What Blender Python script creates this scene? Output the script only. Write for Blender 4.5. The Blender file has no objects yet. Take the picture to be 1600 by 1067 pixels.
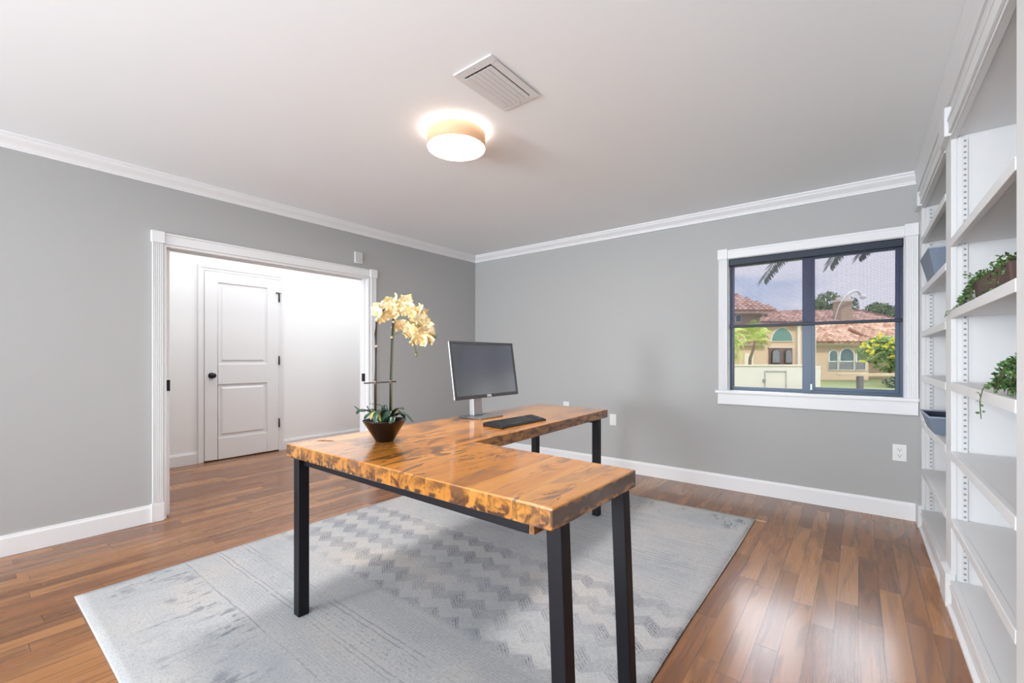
import bpy, bmesh, math, random
from mathutils import Vector, Matrix
random.seed(7)
C = bpy.context.scene.collection
sc = bpy.context.scene

# ------------------------------------------------------------------ camera
F, Y0, YAW, H = 690.0, 558.0, 0.665, 1.15          # focal length in pixels of the 1600 px frame, horizon row, yaw, eye height
cam = bpy.data.cameras.new('camera'); cam.sensor_width = 36.0; cam.lens = F/1600*36
cam.shift_y = (Y0-533.5)/1600; cam.clip_start = 0.02; cam.clip_end = 500
co = bpy.data.objects.new('camera', cam); C.objects.link(co)
co.location = (0, 0, H); co.rotation_euler = (math.pi/2, 0, YAW); sc.camera = co
FW = Vector((-math.sin(YAW), math.cos(YAW), 0)); RT = Vector((math.cos(YAW), math.sin(YAW), 0))
def at(px, py, d):                                  # the place d metres ahead that a photo pixel shows
    return FW*d + RT*((px-800)/F*d) + Vector((0, 0, H-(py-Y0)/F*d))
def onz(px, py, z):
    r = FW+RT*((px-800)/F)+Vector((0, 0, -(py-Y0)/F)); t = (z-H)/r.z
    return r*t+Vector((0, 0, H))

# ------------------------------------------------------------------ view
vs = sc.view_settings; vs.view_transform = 'Standard'; vs.look = 'None'; vs.exposure = 0.0; vs.gamma = 1.0; vs.use_curve_mapping = False
sc.cycles.max_bounces = 10; sc.cycles.diffuse_bounces = 5; sc.cycles.glossy_bounces = 4; sc.cycles.transmission_bounces = 6
sc.cycles.transparent_max_bounces = 12; sc.cycles.sample_clamp_indirect = 6.0; sc.cycles.caustics_reflective = False; sc.cycles.caustics_refractive = False
sc.cycles.use_denoising = True

# ------------------------------------------------------------------ node helper
class N:
    def __init__(s, nt, sock): s.nt, s.s = nt, sock
    def _m(s, op, b=None, c=None):
        n = s.nt.nodes.new('ShaderNodeMath'); n.operation = op
        for i, v in enumerate((s, b, c)):
            if v is None: continue
            if isinstance(v, N): s.nt.links.new(v.s, n.inputs[i])
            else: n.inputs[i].default_value = v
        return N(s.nt, n.outputs[0])
    def __add__(s, b): return s._m('ADD', b)
    def __radd__(s, b): return s._m('ADD', b)
    def __sub__(s, b): return s._m('SUBTRACT', b)
    def __mul__(s, b): return s._m('MULTIPLY', b)
    def __rmul__(s, b): return s._m('MULTIPLY', b)
    def __truediv__(s, b): return s._m('DIVIDE', b)
    def floor(s): return s._m('FLOOR')
    def fract(s): return s._m('FRACT')
    def sin(s): return s._m('SINE')
    def abs(s): return s._m('ABSOLUTE')
    def lt(s, b): return s._m('LESS_THAN', b)
    def gt(s, b): return s._m('GREATER_THAN', b)
    def max(s, b): return s._m('MAXIMUM', b)
    def min(s, b): return s._m('MINIMUM', b)
    def pingpong(s, b): return s._m('PINGPONG', b)
    def ss(s, a, b, lo=0.0, hi=1.0):
        n = s.nt.nodes.new('ShaderNodeMapRange'); n.interpolation_type = 'SMOOTHSTEP'
        s.nt.links.new(s.s, n.inputs[0]); n.inputs[1].default_value = a; n.inputs[2].default_value = b
        n.inputs[3].default_value = lo; n.inputs[4].default_value = hi
        return N(s.nt, n.outputs[0])
class M:
    def __init__(s, name):
        s.m = bpy.data.materials.new(name); s.m.use_nodes = True; s.nt = s.m.node_tree
        s.b = s.nt.nodes['Principled BSDF']
    def new(s, t): return s.nt.nodes.new(t)
    def pos(s, kind='pos'):
        if kind == 'pos': o = s.new('ShaderNodeNewGeometry').outputs['Position']
        else: o = s.new('ShaderNodeTexCoord').outputs['Object']
        x = s.new('ShaderNodeSeparateXYZ'); s.nt.links.new(o, x.inputs[0])
        return [N(s.nt, x.outputs[i]) for i in range(3)]
    def vec(s, x, y, z=0.0):
        c = s.new('ShaderNodeCombineXYZ')
        for i, v in enumerate((x, y, z)):
            if isinstance(v, N): s.nt.links.new(v.s, c.inputs[i])
            else: c.inputs[i].default_value = v
        return c.outputs[0]
    def noise(s, vec, scale=1.0, detail=3.0, rough=0.5, dist=0.0):
        n = s.new('ShaderNodeTexNoise'); s.nt.links.new(vec, n.inputs['Vector'])
        n.inputs['Scale'].default_value = scale; n.inputs['Detail'].default_value = detail
        n.inputs['Roughness'].default_value = rough; n.inputs['Distortion'].default_value = dist
        return N(s.nt, n.outputs[0])
    def white(s, vec):
        n = s.new('ShaderNodeTexWhiteNoise'); s.nt.links.new(vec, n.inputs['Vector']); return N(s.nt, n.outputs[0])
    def mix(s, f, a, b):
        n = s.new('ShaderNodeMix'); n.data_type = 'RGBA'
        if isinstance(f, N): s.nt.links.new(f.s, n.inputs[0])
        else: n.inputs[0].default_value = f
        for i, v in ((6, a), (7, b)):
            if isinstance(v, tuple): n.inputs[i].default_value = v+(1,)
            else: s.nt.links.new(v, n.inputs[i])
        return n.outputs[2]
    def ramp(s, f, stops):
        n = s.new('ShaderNodeValToRGB'); s.nt.links.new(f.s, n.inputs[0]); e = n.color_ramp.elements
        while len(e) < len(stops): e.new(0.5)
        for q, (p, c) in zip(e, stops): q.position = p; q.color = c+(1,)
        return n.outputs[0]
    def color(s, c):
        if isinstance(c, tuple): s.b.inputs['Base Color'].default_value = c+(1,)
        else: s.nt.links.new(c, s.b.inputs['Base Color'])
    def rough(s, v):
        if isinstance(v, N): s.nt.links.new(v.s, s.b.inputs['Roughness'])
        else: s.b.inputs['Roughness'].default_value = v
    def bump(s, h, strength=0.3, dist=0.01):
        n = s.new('ShaderNodeBump'); s.nt.links.new(h.s, n.inputs['Height']); n.inputs['Strength'].default_value = strength
        n.inputs['Distance'].default_value = dist; s.nt.links.new(n.outputs[0], s.b.inputs['Normal'])
MATS = {}
def mat(name, col, rough=0.5, metal=0.0, var=0.04, scale=8.0, spec=0.5, coat=0.0, bump=0.0, emit=None, es=0.0, bscale=None, coords='obj'):
    """plain surface with a faint procedural mottling"""
    if name in MATS: return MATS[name]
    m = M(name); x, y, z = m.pos(coords); v = m.vec(x, y, z)
    n = m.noise(v, scale, 3)
    a = tuple(max(0, c*(1-var)) for c in col); b = tuple(min(1, c*(1+var)) for c in col)
    m.color(m.mix(n, a, b)); m.rough(rough); m.b.inputs['Metallic'].default_value = metal
    m.b.inputs['Specular IOR Level'].default_value = spec; m.b.inputs['Coat Weight'].default_value = coat; m.b.inputs['Coat Roughness'].default_value = 0.1
    if bump: m.bump(m.noise(v, bscale or scale*12, 4), bump, 0.002)
    if emit: m.b.inputs['Emission Color'].default_value = emit+(1,); m.b.inputs['Emission Strength'].default_value = es
    MATS[name] = m.m; return m.m

# ------------------------------------------------------------------ world: hazy sky with soft clouds, brighter higher up
w = bpy.data.worlds.new('sky'); sc.world = w; w.use_nodes = True; nt = w.node_tree
tc = nt.nodes.new('ShaderNodeTexCoord'); sx = nt.nodes.new('ShaderNodeSeparateXYZ'); nt.links.new(tc.outputs['Generated'], sx.inputs[0])
Z = N(nt, sx.outputs[2]); Xn = N(nt, sx.outputs[0]); Yn = N(nt, sx.outputs[1])
cv = nt.nodes.new('ShaderNodeCombineXYZ'); nt.links.new(Xn.s, cv.inputs[0]); nt.links.new(Yn.s, cv.inputs[1]); nt.links.new((Z*3.5).s, cv.inputs[2])
nz = nt.nodes.new('ShaderNodeTexNoise'); nt.links.new(cv.outputs[0], nz.inputs['Vector']); nz.inputs['Scale'].default_value = 4.5; nz.inputs['Detail'].default_value = 4
cl = N(nt, nz.outputs[0]).ss(0.34, 0.58)
mx = nt.nodes.new('ShaderNodeMix'); mx.data_type = 'RGBA'; nt.links.new(cl.s, mx.inputs[0])
mx.inputs[6].default_value = (0.60, 0.69, 0.84, 1); mx.inputs[7].default_value = (0.90, 0.90, 0.93, 1)
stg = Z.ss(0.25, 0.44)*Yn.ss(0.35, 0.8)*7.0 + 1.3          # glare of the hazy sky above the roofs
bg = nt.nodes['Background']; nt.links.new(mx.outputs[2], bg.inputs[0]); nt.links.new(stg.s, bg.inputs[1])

# ------------------------------------------------------------------ sun and large lights
def arealight(name, loc, rot, sx_, sy_, power, col):
    l = bpy.data.lights.new(name, 'AREA'); l.shape = 'RECTANGLE'; l.size = sx_; l.size_y = sy_; l.energy = power; l.color = col
    o = bpy.data.objects.new(name, l); o.location = loc; o.rotation_euler = rot; C.objects.link(o); return o
sun = bpy.data.lights.new('sun', 'SUN'); sun.energy = 1.7; sun.angle = math.radians(2); sun.color = (1.0, 0.93, 0.82)
so = bpy.data.objects.new('sun', sun); so.rotation_euler = (math.radians(48), 0, math.radians(25)); C.objects.link(so)
arealight('added_rear_fill', (-1.6, -4.95, 1.35), (math.radians(100), 0, -0.12), 3.6, 1.9, 175, (0.85, 0.93, 1.0))   # wide fill light added behind the camera, inside the added window
fl = arealight('added_corner_fill', (-3.20, -4.6, 1.35), (math.radians(116), 0, -0.36), 0.9, 1.7, 150, (0.85, 0.93, 1.0)) 
arealight('added_ceiling_fill', (-0.3, -1.9, 1.0), (math.radians(180-30), 0, 0.0), 1.6, 1.6, 84, (0.80, 0.91, 1.0))  # fill light added behind the camera, aimed up to brighten the ceiling
fl.data.spread = math.radians(125)        # narrower beam for the fill light added in the rear left corner
hl = arealight('hall_light', (-4.85, 2.3, 2.40), (0, 0, 0), 1.3, 3.6, 42, (0.96, 0.98, 1.0)); hl.data.spread = math.radians(175)                            # hall ceiling lamp
LAMP = 40.0                                                                                                   # glow of the round ceiling lamp

# ------------------------------------------------------------------ mesh helpers
class MB:
    def __init__(s): s.v = []; s.f = []; s.sm = []
    def add(s, vs_, fs, smooth=False):
        o = len(s.v); s.v += [Vector(q) for q in vs_]; s.f += [tuple(i+o for i in f) for f in fs]; s.sm += [smooth]*len(fs); return s
    def box(s, x0, x1, y0, y1, z0, z1):
        x0, x1 = min(x0, x1), max(x0, x1); y0, y1 = min(y0, y1), max(y0, y1); z0, z1 = min(z0, z1), max(z0, z1)
        return s.hexa([(x0, y0, z0), (x1, y0, z0), (x1, y1, z0), (x0, y1, z0), (x0, y0, z1), (x1, y0, z1), (x1, y1, z1), (x0, y1, z1)])
    def hexa(s, p): return s.add(p, [(0, 3, 2, 1), (4, 5, 6, 7), (0, 1, 5, 4), (1, 2, 6, 5), (2, 3, 7, 6), (3, 0, 4, 7)])
    def prism(s, poly, z0, z1):
        n = len(poly); s.add([(x, y, z0) for x, y in poly]+[(x, y, z1) for x, y in poly],
            [tuple(range(n-1, -1, -1)), tuple(range(n, 2*n))]+[(i, (i+1) % n, n+(i+1) % n, n+i) for i in range(n)]); return s
    def sweep(s, prof, a, b, out, up=Vector((0, 0, 1))):          # profile (out, up) extruded from a to b
        n = len(prof); a = Vector(a); b = Vector(b); out = Vector(out)
        vs_ = [a+out*u+up*t for u, t in prof]+[b+out*u+up*t for u, t in prof]
        s.add(vs_, [tuple(range(n)), tuple(range(2*n-1, n-1, -1))]+[(i, n+i, n+(i+1) % n, (i+1) % n) for i in range(n)]); return s
    def lathe(s, prof, c, n=40, smooth=True):
        c = Vector(c); k = len(prof); vs_ = []
        for i in range(n):
            a = 2*math.pi*i/n
            vs_ += [c+Vector((r*math.cos(a), r*math.sin(a), z)) for r, z in prof]
        fs = [(i*k+j, ((i+1) % n)*k+j, ((i+1) % n)*k+j+1, i*k+j+1) for i in range(n) for j in range(k-1)]
        return s.add(vs_, fs, smooth)
    def tube(s, pts, r, n=8, smooth=True):
        pts = [Vector(p) for p in pts]; rs = r if isinstance(r, (list, tuple)) else [r]*len(pts); vs_ = []
        up = Vector((0.13, 0.27, 0.95)).normalized()
        for i, p in enumerate(pts):
            t = (pts[min(i+1, len(pts)-1)]-pts[max(i-1, 0)]).normalized()
            u = t.cross(up)
            if u.length < 0.05: u = t.cross(Vector((1, 0, 0)))
            u.normalize(); v = t.cross(u)
            vs_ += [p+(u*math.cos(2*math.pi*k/n)+v*math.sin(2*math.pi*k/n))*rs[i] for k in range(n)]
        m = len(pts)
        fs = [(i*n+k, i*n+(k+1) % n, (i+1)*n+(k+1) % n, (i+1)*n+k) for i in range(m-1) for k in range(n)]
        fs += [tuple(range(n-1, -1, -1)), tuple(range((m-1)*n, m*n))]
        return s.add(vs_, fs, smooth)
    def ball(s, c, rx, ry=None, rz=None, nu=12, nv=8):
        ry = ry or rx; rz = rz or rx; c = Vector(c); vs_ = []
        for j in range(nv+1):
            t = math.pi*j/nv
            for i in range(nu):
                a = 2*math.pi*i/nu; vs_.append(c+Vector((rx*math.sin(t)*math.cos(a), ry*math.sin(t)*math.sin(a), rz*math.cos(t))))
        return s.add(vs_, [(j*nu+i, (j+1)*nu+i, (j+1)*nu+(i+1) % nu, j*nu+(i+1) % nu) for j in range(nv) for i in range(nu)], True)
    def build(s, name, m, parent=None, bevel=0.0, seg=2, origin=None):
        if parent is not None: o0 = wloc(parent)
        elif origin is not None: o0 = Vector(origin)
        else:
            xs = [q.x for q in s.v]; ys = [q.y for q in s.v]; zs = [q.z for q in s.v]
            o0 = Vector(((min(xs)+max(xs))/2, (min(ys)+max(ys))/2, min(zs)))
        me = bpy.data.meshes.new(name); me.from_pydata([q-o0 for q in s.v], [], s.f); me.materials.append(m)
        for p, t in zip(me.polygons, s.sm): p.use_smooth = t
        bm = bmesh.new(); bm.from_mesh(me)
        bmesh.ops.remove_doubles(bm, verts=bm.verts, dist=1e-5); bmesh.ops.recalc_face_normals(bm, faces=bm.faces)
        bm.to_mesh(me); bm.free(); me.update()
        o = bpy.data.objects.new(name, me); C.objects.link(o)
        if parent is not None: o.parent = parent
        else: o.location = o0
        if bevel:
            md = o.modifiers.new('bevel', 'BEVEL'); md.width = bevel; md.segments = seg; md.limit_method = 'ANGLE'; md.angle_limit = math.radians(40); md.harden_normals = False
        return o
def wloc(o):
    v = Vector(o.location); p = o.parent
    while p is not None: v += Vector(p.location); p = p.parent
    return v
def tag(o, label, cat=None, group=None, kind=None):
    if label: o['label'] = label
    if cat: o['category'] = cat
    if group: o['group'] = group
    if kind: o['kind'] = kind
    return o
def thing(name, label, cat, loc, group=None):
    o = bpy.data.objects.new(name, None); C.objects.link(o); o.location = loc; o.empty_display_size = 0.1
    return tag(o, label, cat, group)
def struct(o): o['kind'] = 'structure'; return o
def copy_tree(o, parent=None):
    c = o.copy(); C.objects.link(c); c.parent = parent
    for ch in list(o.children): copy_tree(ch, c)
    return c

# ------------------------------------------------------------------ materials
WALL = mat('wall_paint', (0.435, 0.435, 0.43), 0.75, var=0.012, scale=1.5, spec=0.25, bump=0.08, bscale=60, coords='pos')
CEIL = mat('ceiling_paint', (0.87, 0.90, 0.92), 0.85, var=0.01, scale=1.5, spec=0.2, bump=0.08, bscale=45, coords='pos')
HALLW = mat('hall_paint', (0.86, 0.865, 0.87), 0.7, var=0.01, scale=1.5, spec=0.25, coords='pos')
TRIM = mat('trim_paint', (0.80, 0.80, 0.81), 0.42, var=0.01, scale=3, spec=0.4, coords='pos')
SHELF = mat('bookcase_paint', (0.70, 0.70, 0.705), 0.45, var=0.012, scale=3, spec=0.4, coords='pos')
DOORW = mat('door_paint', (0.80, 0.80, 0.81), 0.4, var=0.01, scale=3, spec=0.4)
BLACK = mat('black_metal', (0.0055, 0.005, 0.008), 0.45, var=0.15, scale=6, spec=0.28)
BLKHW = mat('black_hardware', (0.012, 0.013, 0.02), 0.35, metal=0.3, var=0.1)
NAVY = mat('navy_window_frame', (0.010, 0.040, 0.095), 0.34, var=0.08, scale=5, spec=0.5)
NAVY2 = mat('navy_shade_case', (0.004, 0.013, 0.032), 0.5, var=0.1, scale=5)
PLATE = mat('outlet_plastic', (0.80, 0.80, 0.79), 0.35, var=0.01)
SLOT = mat('dark_slot', (0.05, 0.05, 0.05), 0.6, var=0.05)

def floor_mat():
    m = M('oak_floor'); x, y, z = m.pos('pos'); W = 0.082
    ix = (x/W).floor(); h1 = m.white(m.vec(ix, 3.7)); L = 0.78
    t = y/L + h1*9.0; iy = t.floor(); r = m.white(m.vec(ix, iy)); r2 = m.white(m.vec(ix, iy, 5.0))
    g = m.noise(m.vec(x*16.0, y*1.3 + r*40.0, r*13.0), 1.0, 5, 0.6, 1.2)
    fine = m.noise(m.vec(x*120.0, y*2.2 + r*90.0, 1.0), 1.0, 3, 0.6)
    ring = (m.noise(m.vec(x*9.0 + r*31.0, y*0.9 + r*17.0, 2.0), 1.0, 2, 0.4, 0.6)*26.0).sin()*0.5+0.5
    base = m.ramp((r*0.62 + g*0.38), [(0.15, (0.165, 0.056, 0.015)), (0.38, (0.245, 0.092, 0.026)), (0.62, (0.310, 0.125, 0.037)), (0.9, (0.42, 0.188, 0.060))])
    c = m.mix((ring.ss(0.50, 0.98)*0.36) + (fine.ss(0.45, 0.75)*0.14), base, (0.075, 0.026, 0.010))
    gapx = ((x/W).fract()-0.5).abs().gt(0.488); gapy = ((t.fract()-0.5).abs()).gt(0.4985); gap = gapx.max(gapy)
    m.color(m.mix(gap*0.75, c, (0.02, 0.008, 0.004)))
    m.rough(fine*0.12 + r2*0.06 + 0.17)
    m.b.inputs['Specular IOR Level'].default_value = 0.60; m.b.inputs['Coat Weight'].default_value = 0.25; m.b.inputs['Coat Roughness'].default_value = 0.15
    m.bump(ring*0.35 + fine*0.4 + r*0.6 - gap*1.5, 0.16, 0.0012); return m.m
FLOOR = floor_mat()

def desk_mat():
    m = M('reclaimed_desk_wood'); x, y, z = m.pos('pos'); W = 0.088
    sx_ = x + y*0.036
    ix = (sx_/W).floor(); r = m.white(m.vec(ix, 1.0)); r2 = m.white(m.vec(ix, 8.0))
    g = m.noise(m.vec(sx_*14.0 + r*20.0, y*1.6 + r*50.0, z*9.0), 1.0, 5, 0.6, 1.0)
    fine = m.noise(m.vec(sx_*90.0, y*4.0, z*70.0), 1.0, 3, 0.6)
    big = m.noise(m.vec(x*2.2, y*1.6, 1.0), 1.0, 2, 0.5)
    base = m.ramp(g*0.7 + r*0.3, [(0.15, (0.42, 0.145, 0.022)), (0.42, (0.58, 0.225, 0.038)), (0.62, (0.67, 0.285, 0.058)), (0.9, (0.76, 0.40, 0.125))])
    base = m.mix(big.ss(0.5, 0.7)*0.35, base, (0.66, 0.25, 0.035))
    # scorch marks: streaks along the boards on top, blotches on the sides
    s1 = m.noise(m.vec(sx_*11.0 + r*37.0, y*3.2 + r*11.0, z*12.0), 1.0, 4, 0.62, 1.6)
    area = m.noise(m.vec(x*3.0 + 4.0, y*2.6, z*2.0), 1.0, 2, 0.5)
    sc1 = s1.ss(0.53, 0.66)*area.ss(0.36, 0.56)
    kn = m.noise(m.vec(sx_*26.0 + 9.0, y*8.0, z*26.0), 1.0, 2, 0.5, 0.7).ss(0.68, 0.74)
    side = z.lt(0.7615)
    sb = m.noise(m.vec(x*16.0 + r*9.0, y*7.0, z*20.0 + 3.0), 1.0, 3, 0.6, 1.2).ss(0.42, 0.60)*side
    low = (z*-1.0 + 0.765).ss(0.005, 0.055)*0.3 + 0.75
    endx = x.gt(-0.617)*side; endband = (z*-1.0+0.715+(m.noise(m.vec(1.0, y*22.0, z*20.0), 1.0, 3)*0.05)).abs().ss(0.014, 0.030, 1.0, 0.0)*endx
    rightx = side*y.gt(1.6)*m.noise(m.vec(1.0, y*9.0, z*45.0), 1.0, 4, 0.7, 1.0).ss(0.50, 0.62)
    dark = (sc1*0.80).max(kn*0.85).max(sb*low*0.95).max(endband*0.92).max(rightx*0.8)
    c = m.mix(dark, base, (0.045, 0.022, 0.018))
    c = m.mix(fine.ss(0.45, 0.8)*0.15, c, (0.25, 0.09, 0.02))
    smd = m.noise(m.vec(sx_*9.0 + r*5.0, y*3.0, z*10.0 + 7.0), 1.0, 3, 0.6, 0.6).ss(0.50, 0.66)*0.62
    c = m.mix(smd, c, (0.17, 0.085, 0.055))
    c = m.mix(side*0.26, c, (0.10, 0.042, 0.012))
    joint = ((sx_/W).fract()-0.5).abs().gt(0.492)
    c = m.mix(joint*0.55, c, (0.10, 0.04, 0.012))
    m.color(c); m.rough(fine*0.08 + 0.17); m.b.inputs['Coat Weight'].default_value = 0.5; m.b.inputs['Coat Roughness'].default_value = 0.1
    m.bump(g*0.5 + fine*0.3 - dark*0.6 - joint*0.6, 0.18, 0.0015); return m.m
DESKW = desk_mat()

def rug_mat():
    m = M('woven_rug'); x, y, z = m.pos('pos')
    def band(a, b, s=0.012): return y.ss(a-s, a+s)*y.ss(b-s, b+s, 1.0, 0.0)
    wear = m.noise(m.vec(x*2.3, y*2.9, 3.0), 1.0, 4, 0.6).ss(0.30, 0.62, 0.25, 1.0)
    wob = (m.noise(m.vec(x*7.0, y*7.0, 1.0), 1.0, 3, 0.6)-0.5)*0.030
    xx = x + wob; yy = y + wob*0.8
    fx = m.noise(m.vec(x*210.0, y*60.0, 0.0), 1.0, 2, 0.7); weave = m.noise(m.vec(x*60.0, y*160.0, 2.0), 1.0, 2, 0.7)
    base = m.ramp(m.noise(m.vec(x*1.7, y*2.4, 6.0), 1.0, 4, 0.55), [(0.28, (0.36, 0.38, 0.39)), (0.45, (0.43, 0.435, 0.44)), (0.6, (0.49, 0.47, 0.45)), (0.75, (0.52, 0.465, 0.40))])
    base = m.mix(m.noise(m.vec(x*9.0, y*14.0, 9.0), 1.0, 4, 0.7).ss(0.4, 0.75)*0.35, base, (0.53, 0.52, 0.51))
    # blotches stretched along y in the outer bands
    ik = m.noise(m.vec(xx*22.0, yy*6.0, 4.0), 1.0, 4, 0.7, 0.15).ss(0.50, 0.58)*m.noise(m.vec(x*4.0, y*3.0, 8.0), 1.0, 2).ss(0.40, 0.58)*(band(0.47, 0.80, 0.03).max(band(3.16, 3.44, 0.03)))
    hat = ((xx*2.0+yy*1.0)*230.0).sin()*((xx*2.0-yy)*230.0).sin()
    hatch = hat.ss(-0.1, 0.5)*(band(0.83, 0.95).max(band(1.15, 1.28)).max(band(2.10, 2.22)).max(band(2.62, 2.72)))
    dn = m.noise(m.vec(xx*60.0, yy*120.0, 3.0), 1.0, 2, 0.6)
    dash = dn.ss(0.50, 0.60)*((yy/0.022).fract()).lt(0.5)*(band(1.00, 1.08).max(band(2.28, 2.42)).max(band(2.82, 2.95)).max(band(3.03, 3.12)).max(band(1.285, 1.305)))
    lin = None
    for c in (0.960, 0.982, 1.095, 1.12, 2.085, 2.235, 2.262, 2.44, 2.47, 2.50, 2.53, 2.575, 2.60, 2.74, 2.765, 2.79, 2.97, 3.00, 0.81):
        l = ((yy-c).abs()).lt(0.0032); lin = l if lin is None else lin.max(l)
    lin = lin*m.noise(m.vec(x*22.0, y*3.0, 7.0), 1.0, 2, 0.7).ss(0.30, 0.5)
    stripes = m.noise(m.vec(x*3.0, yy*75.0, 7.0), 1.0, 3, 0.6).ss(0.46, 0.62)*(band(2.23, 3.14, 0.03))
    wz = (m.noise(m.vec(x*3.0, y*3.0, 12.0), 1.0, 2, 0.5)-0.5)*0.05
    tri = (x+wz).pingpong(0.066); v = y + wz*0.6 - tri*0.86; zf = (v/0.176).fract(); hz = zf.ss(0.0, 0.03)*zf.ss(0.50, 0.54, 1.0, 0.0)
    thin = ((v/0.0176).fract()).lt(0.42); dsh = m.noise(m.vec(x*85.0, y*85.0, 1.0), 1.0, 1, 0.5).ss(0.34, 0.50)
    slope = (((x+wz)/0.132).fract()).gt(0.5)*0.50+0.50
    zb = band(1.32, 2.06, 0.03)
    zz = hz*thin*dsh*slope*zb*1.1
    zs = hz*zb*0.34
    pat = (ik*0.85).max(hatch*0.30).max(dash*0.5).max(lin*0.55).max(zz*1.0).max(zs).max(stripes*0.30)
    c = m.mix(pat*wear*(fx*0.6+0.62), base, (0.13, 0.14, 0.175))
    rnd = m.noise(m.vec(x*55.0, y*130.0, 5.0), 1.0, 4, 0.85)
    c = m.mix(rnd.ss(0.45, 0.64)*0.50, c, (0.26, 0.26, 0.285))
    c = m.mix(m.noise(m.vec(x*130.0, y*45.0, 15.0), 1.0, 3, 0.8).ss(0.52, 0.7)*0.35, c, (0.68, 0.67, 0.65))
    edge = ((x+1.762).abs().gt(1.187)).max((y-1.938).abs().gt(1.564))
    c = m.mix(edge*0.6, c, (0.66, 0.60, 0.54))
    m.color(c); m.rough(0.95); m.b.inputs['Specular IOR Level'].default_value = 0.1
    m.b.inputs['Sheen Weight'].default_value = 0.0
    rum = m.noise(m.vec(x*3.1, y*5.0, 2.0), 1.0, 2, 0.5)
    m.bump(weave*0.15 + fx*0.1 + rum*2.2, 0.35, 0.004); return m.m
RUG = rug_mat()

# ------------------------------------------------------------------ room shell
XL, YW, ZC = -3.885, 4.187, 2.44
XF = 0.335            # face of the bookcase
XR = 0.66
struct(MB().box(-5.75, XR+0.1, -5.15, YW+0.02, -0.12, 0).build('floor', FLOOR))
struct(MB().box(-5.75, XR+0.1, -5.15, YW+0.02, ZC, ZC+0.12).build('ceiling', CEIL))
OY0, OY1, OZ = 0.938, 2.622, 1.955      # doorway opening
b = MB().box(XL-0.14, XL, -5.1, OY0, 0, ZC).box(XL-0.14, XL, OY1, YW+0.15, 0, ZC).box(XL-0.14, XL, OY0, OY1, OZ, ZC)
struct(b.build('wall_left', WALL))
WX0, WX1, WZ0, WZ1 = -0.892, 0.258, 0.850, 2.004
b = MB().box(XL-0.14, WX0, YW, YW+0.15, 0, ZC).box(WX1, XR+0.1, YW, YW+0.15, 0, ZC).box(WX0, WX1, YW, YW+0.15, 0, WZ0).box(WX0, WX1, YW, YW+0.15, WZ1, ZC)
struct(b.build('wall_back', WALL))
struct(MB().box(XR, XR+0.1, -5.1, YW, 0, ZC).build('wall_right', WALL))
b = MB().box(XL, -3.5, -5.15, -5.05, 0, ZC).box(0.3, XR, -5.15, -5.05, 0, ZC).box(-3.5, 0.3, -5.15, -5.05, 0, 0.35).box(-3.5, 0.3, -5.15, -5.05, 2.3, ZC)
struct(b.build('wall_front', WALL))
b = MB().box(-5.75, -5.63, -5.1, YW+0.15, 0, ZC)
struct(b.build('wall_hall', HALLW))
b = MB().box(-5.63, XL-0.14, YW, YW+0.15, 0, ZC); struct(b.build('wall_hall_end', HALLW))
b = MB().box(-5.63, XL-0.14, -5.15, -5.05, 0, ZC); struct(b.build('wall_hall_start', HALLW))
struct(MB().box(-6.4, 1.3, -6.8, 4.45, ZC+0.12, ZC+0.27).build('roof_slab', HALLW))  # unseen roof; its rear overhang is added to block the sun

def base_prof(h): return [(0, 0), (0.014, 0), (0.014, h-0.02), (0.010, h-0.010), (0.008, h), (0, h)]
b = MB().sweep(base_prof(0.121), (XL, -5.05, 0), (XL, 0.868, 0), (1, 0, 0)); struct(b.build('baseboard_left', TRIM))
b = MB().sweep(base_prof(0.121), (XL, 2.69, 0), (XL, YW, 0), (1, 0, 0)); struct(b.build('baseboard_left_far', TRIM))
b = MB().sweep(base_prof(0.124), (XL, YW, 0), (XF-0.012, YW, 0), (0, -1, 0)); struct(b.build('baseboard_back', TRIM))
b = MB().sweep(base_prof(0.125), (-5.63, -5.05, 0), (-5.63, 1.665, 0), (1, 0, 0)).sweep(base_prof(0.125), (-5.63, 2.565, 0), (-5.63, YW, 0), (1, 0, 0)); struct(b.build('baseboard_hall', TRIM))
def crown(s=1.0):
    pts = [(0, 0), (0.012, 0), (0.013, 0.012)]
    for i in range(7):
        a = i/6; pts.append(((0.016+0.040*(a*a*(3-2*a)))*1.0, 0.015+0.046*a))
    pts += [(0.060, 0.066), (0.066, 0.070), (0.066, 0.080), (0, 0.080)]
    return [(u*s, t*s) for u, t in pts]
b = MB().sweep(crown(), (XL, -5.05, ZC-0.08), (XL, YW, ZC-0.08), (1, 0, 0)); struct(b.build('trim_1', TRIM))
b = MB().sweep(crown(), (XL, YW, ZC-0.08), (XF, YW, ZC-0.08), (0, -1, 0)); struct(b.build('trim_2', TRIM))

# doorway casing
def fluted(b, x, y0, y1, z0, z1, t=0.020):      # board on a wall facing +x, shallow flutes along z
    n = 5; wd = (y1-y0)/(2*n+1)
    b.box(x, x+t*0.72, y0, y1, z0, z1)
    for i in range(n+1): b.box(x+t*0.72, x+t, y0+2*i*wd, y0+(2*i+1)*wd, z0, z1)
b = MB(); fluted(b, XL, 0.876, 0.934, 0.13, 1.965); fluted(b, XL, 2.630, 2.690, 0.13, 1.965)
b.box(XL, XL+0.026, 0.868, 0.940, 0, 0.128).box(XL, XL+0.026, 2.624, 2.698, 0, 0.128)
b.box(XL, XL+0.016, 0.94, 2.624, 1.960, 2.018).box(XL, XL+0.024, 0.94, 2.624, 2.018, 2.030).box(XL, XL+0.021, 0.94, 2.624, 1.955, 1.966)
b.box(XL, XL+0.028, 0.868, 0.944, 1.955, 2.036).box(XL, XL+0.028, 2.620, 2.698, 1.955, 2.036)
struct(b.build('trim_3', TRIM, bevel=0.002))
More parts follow.
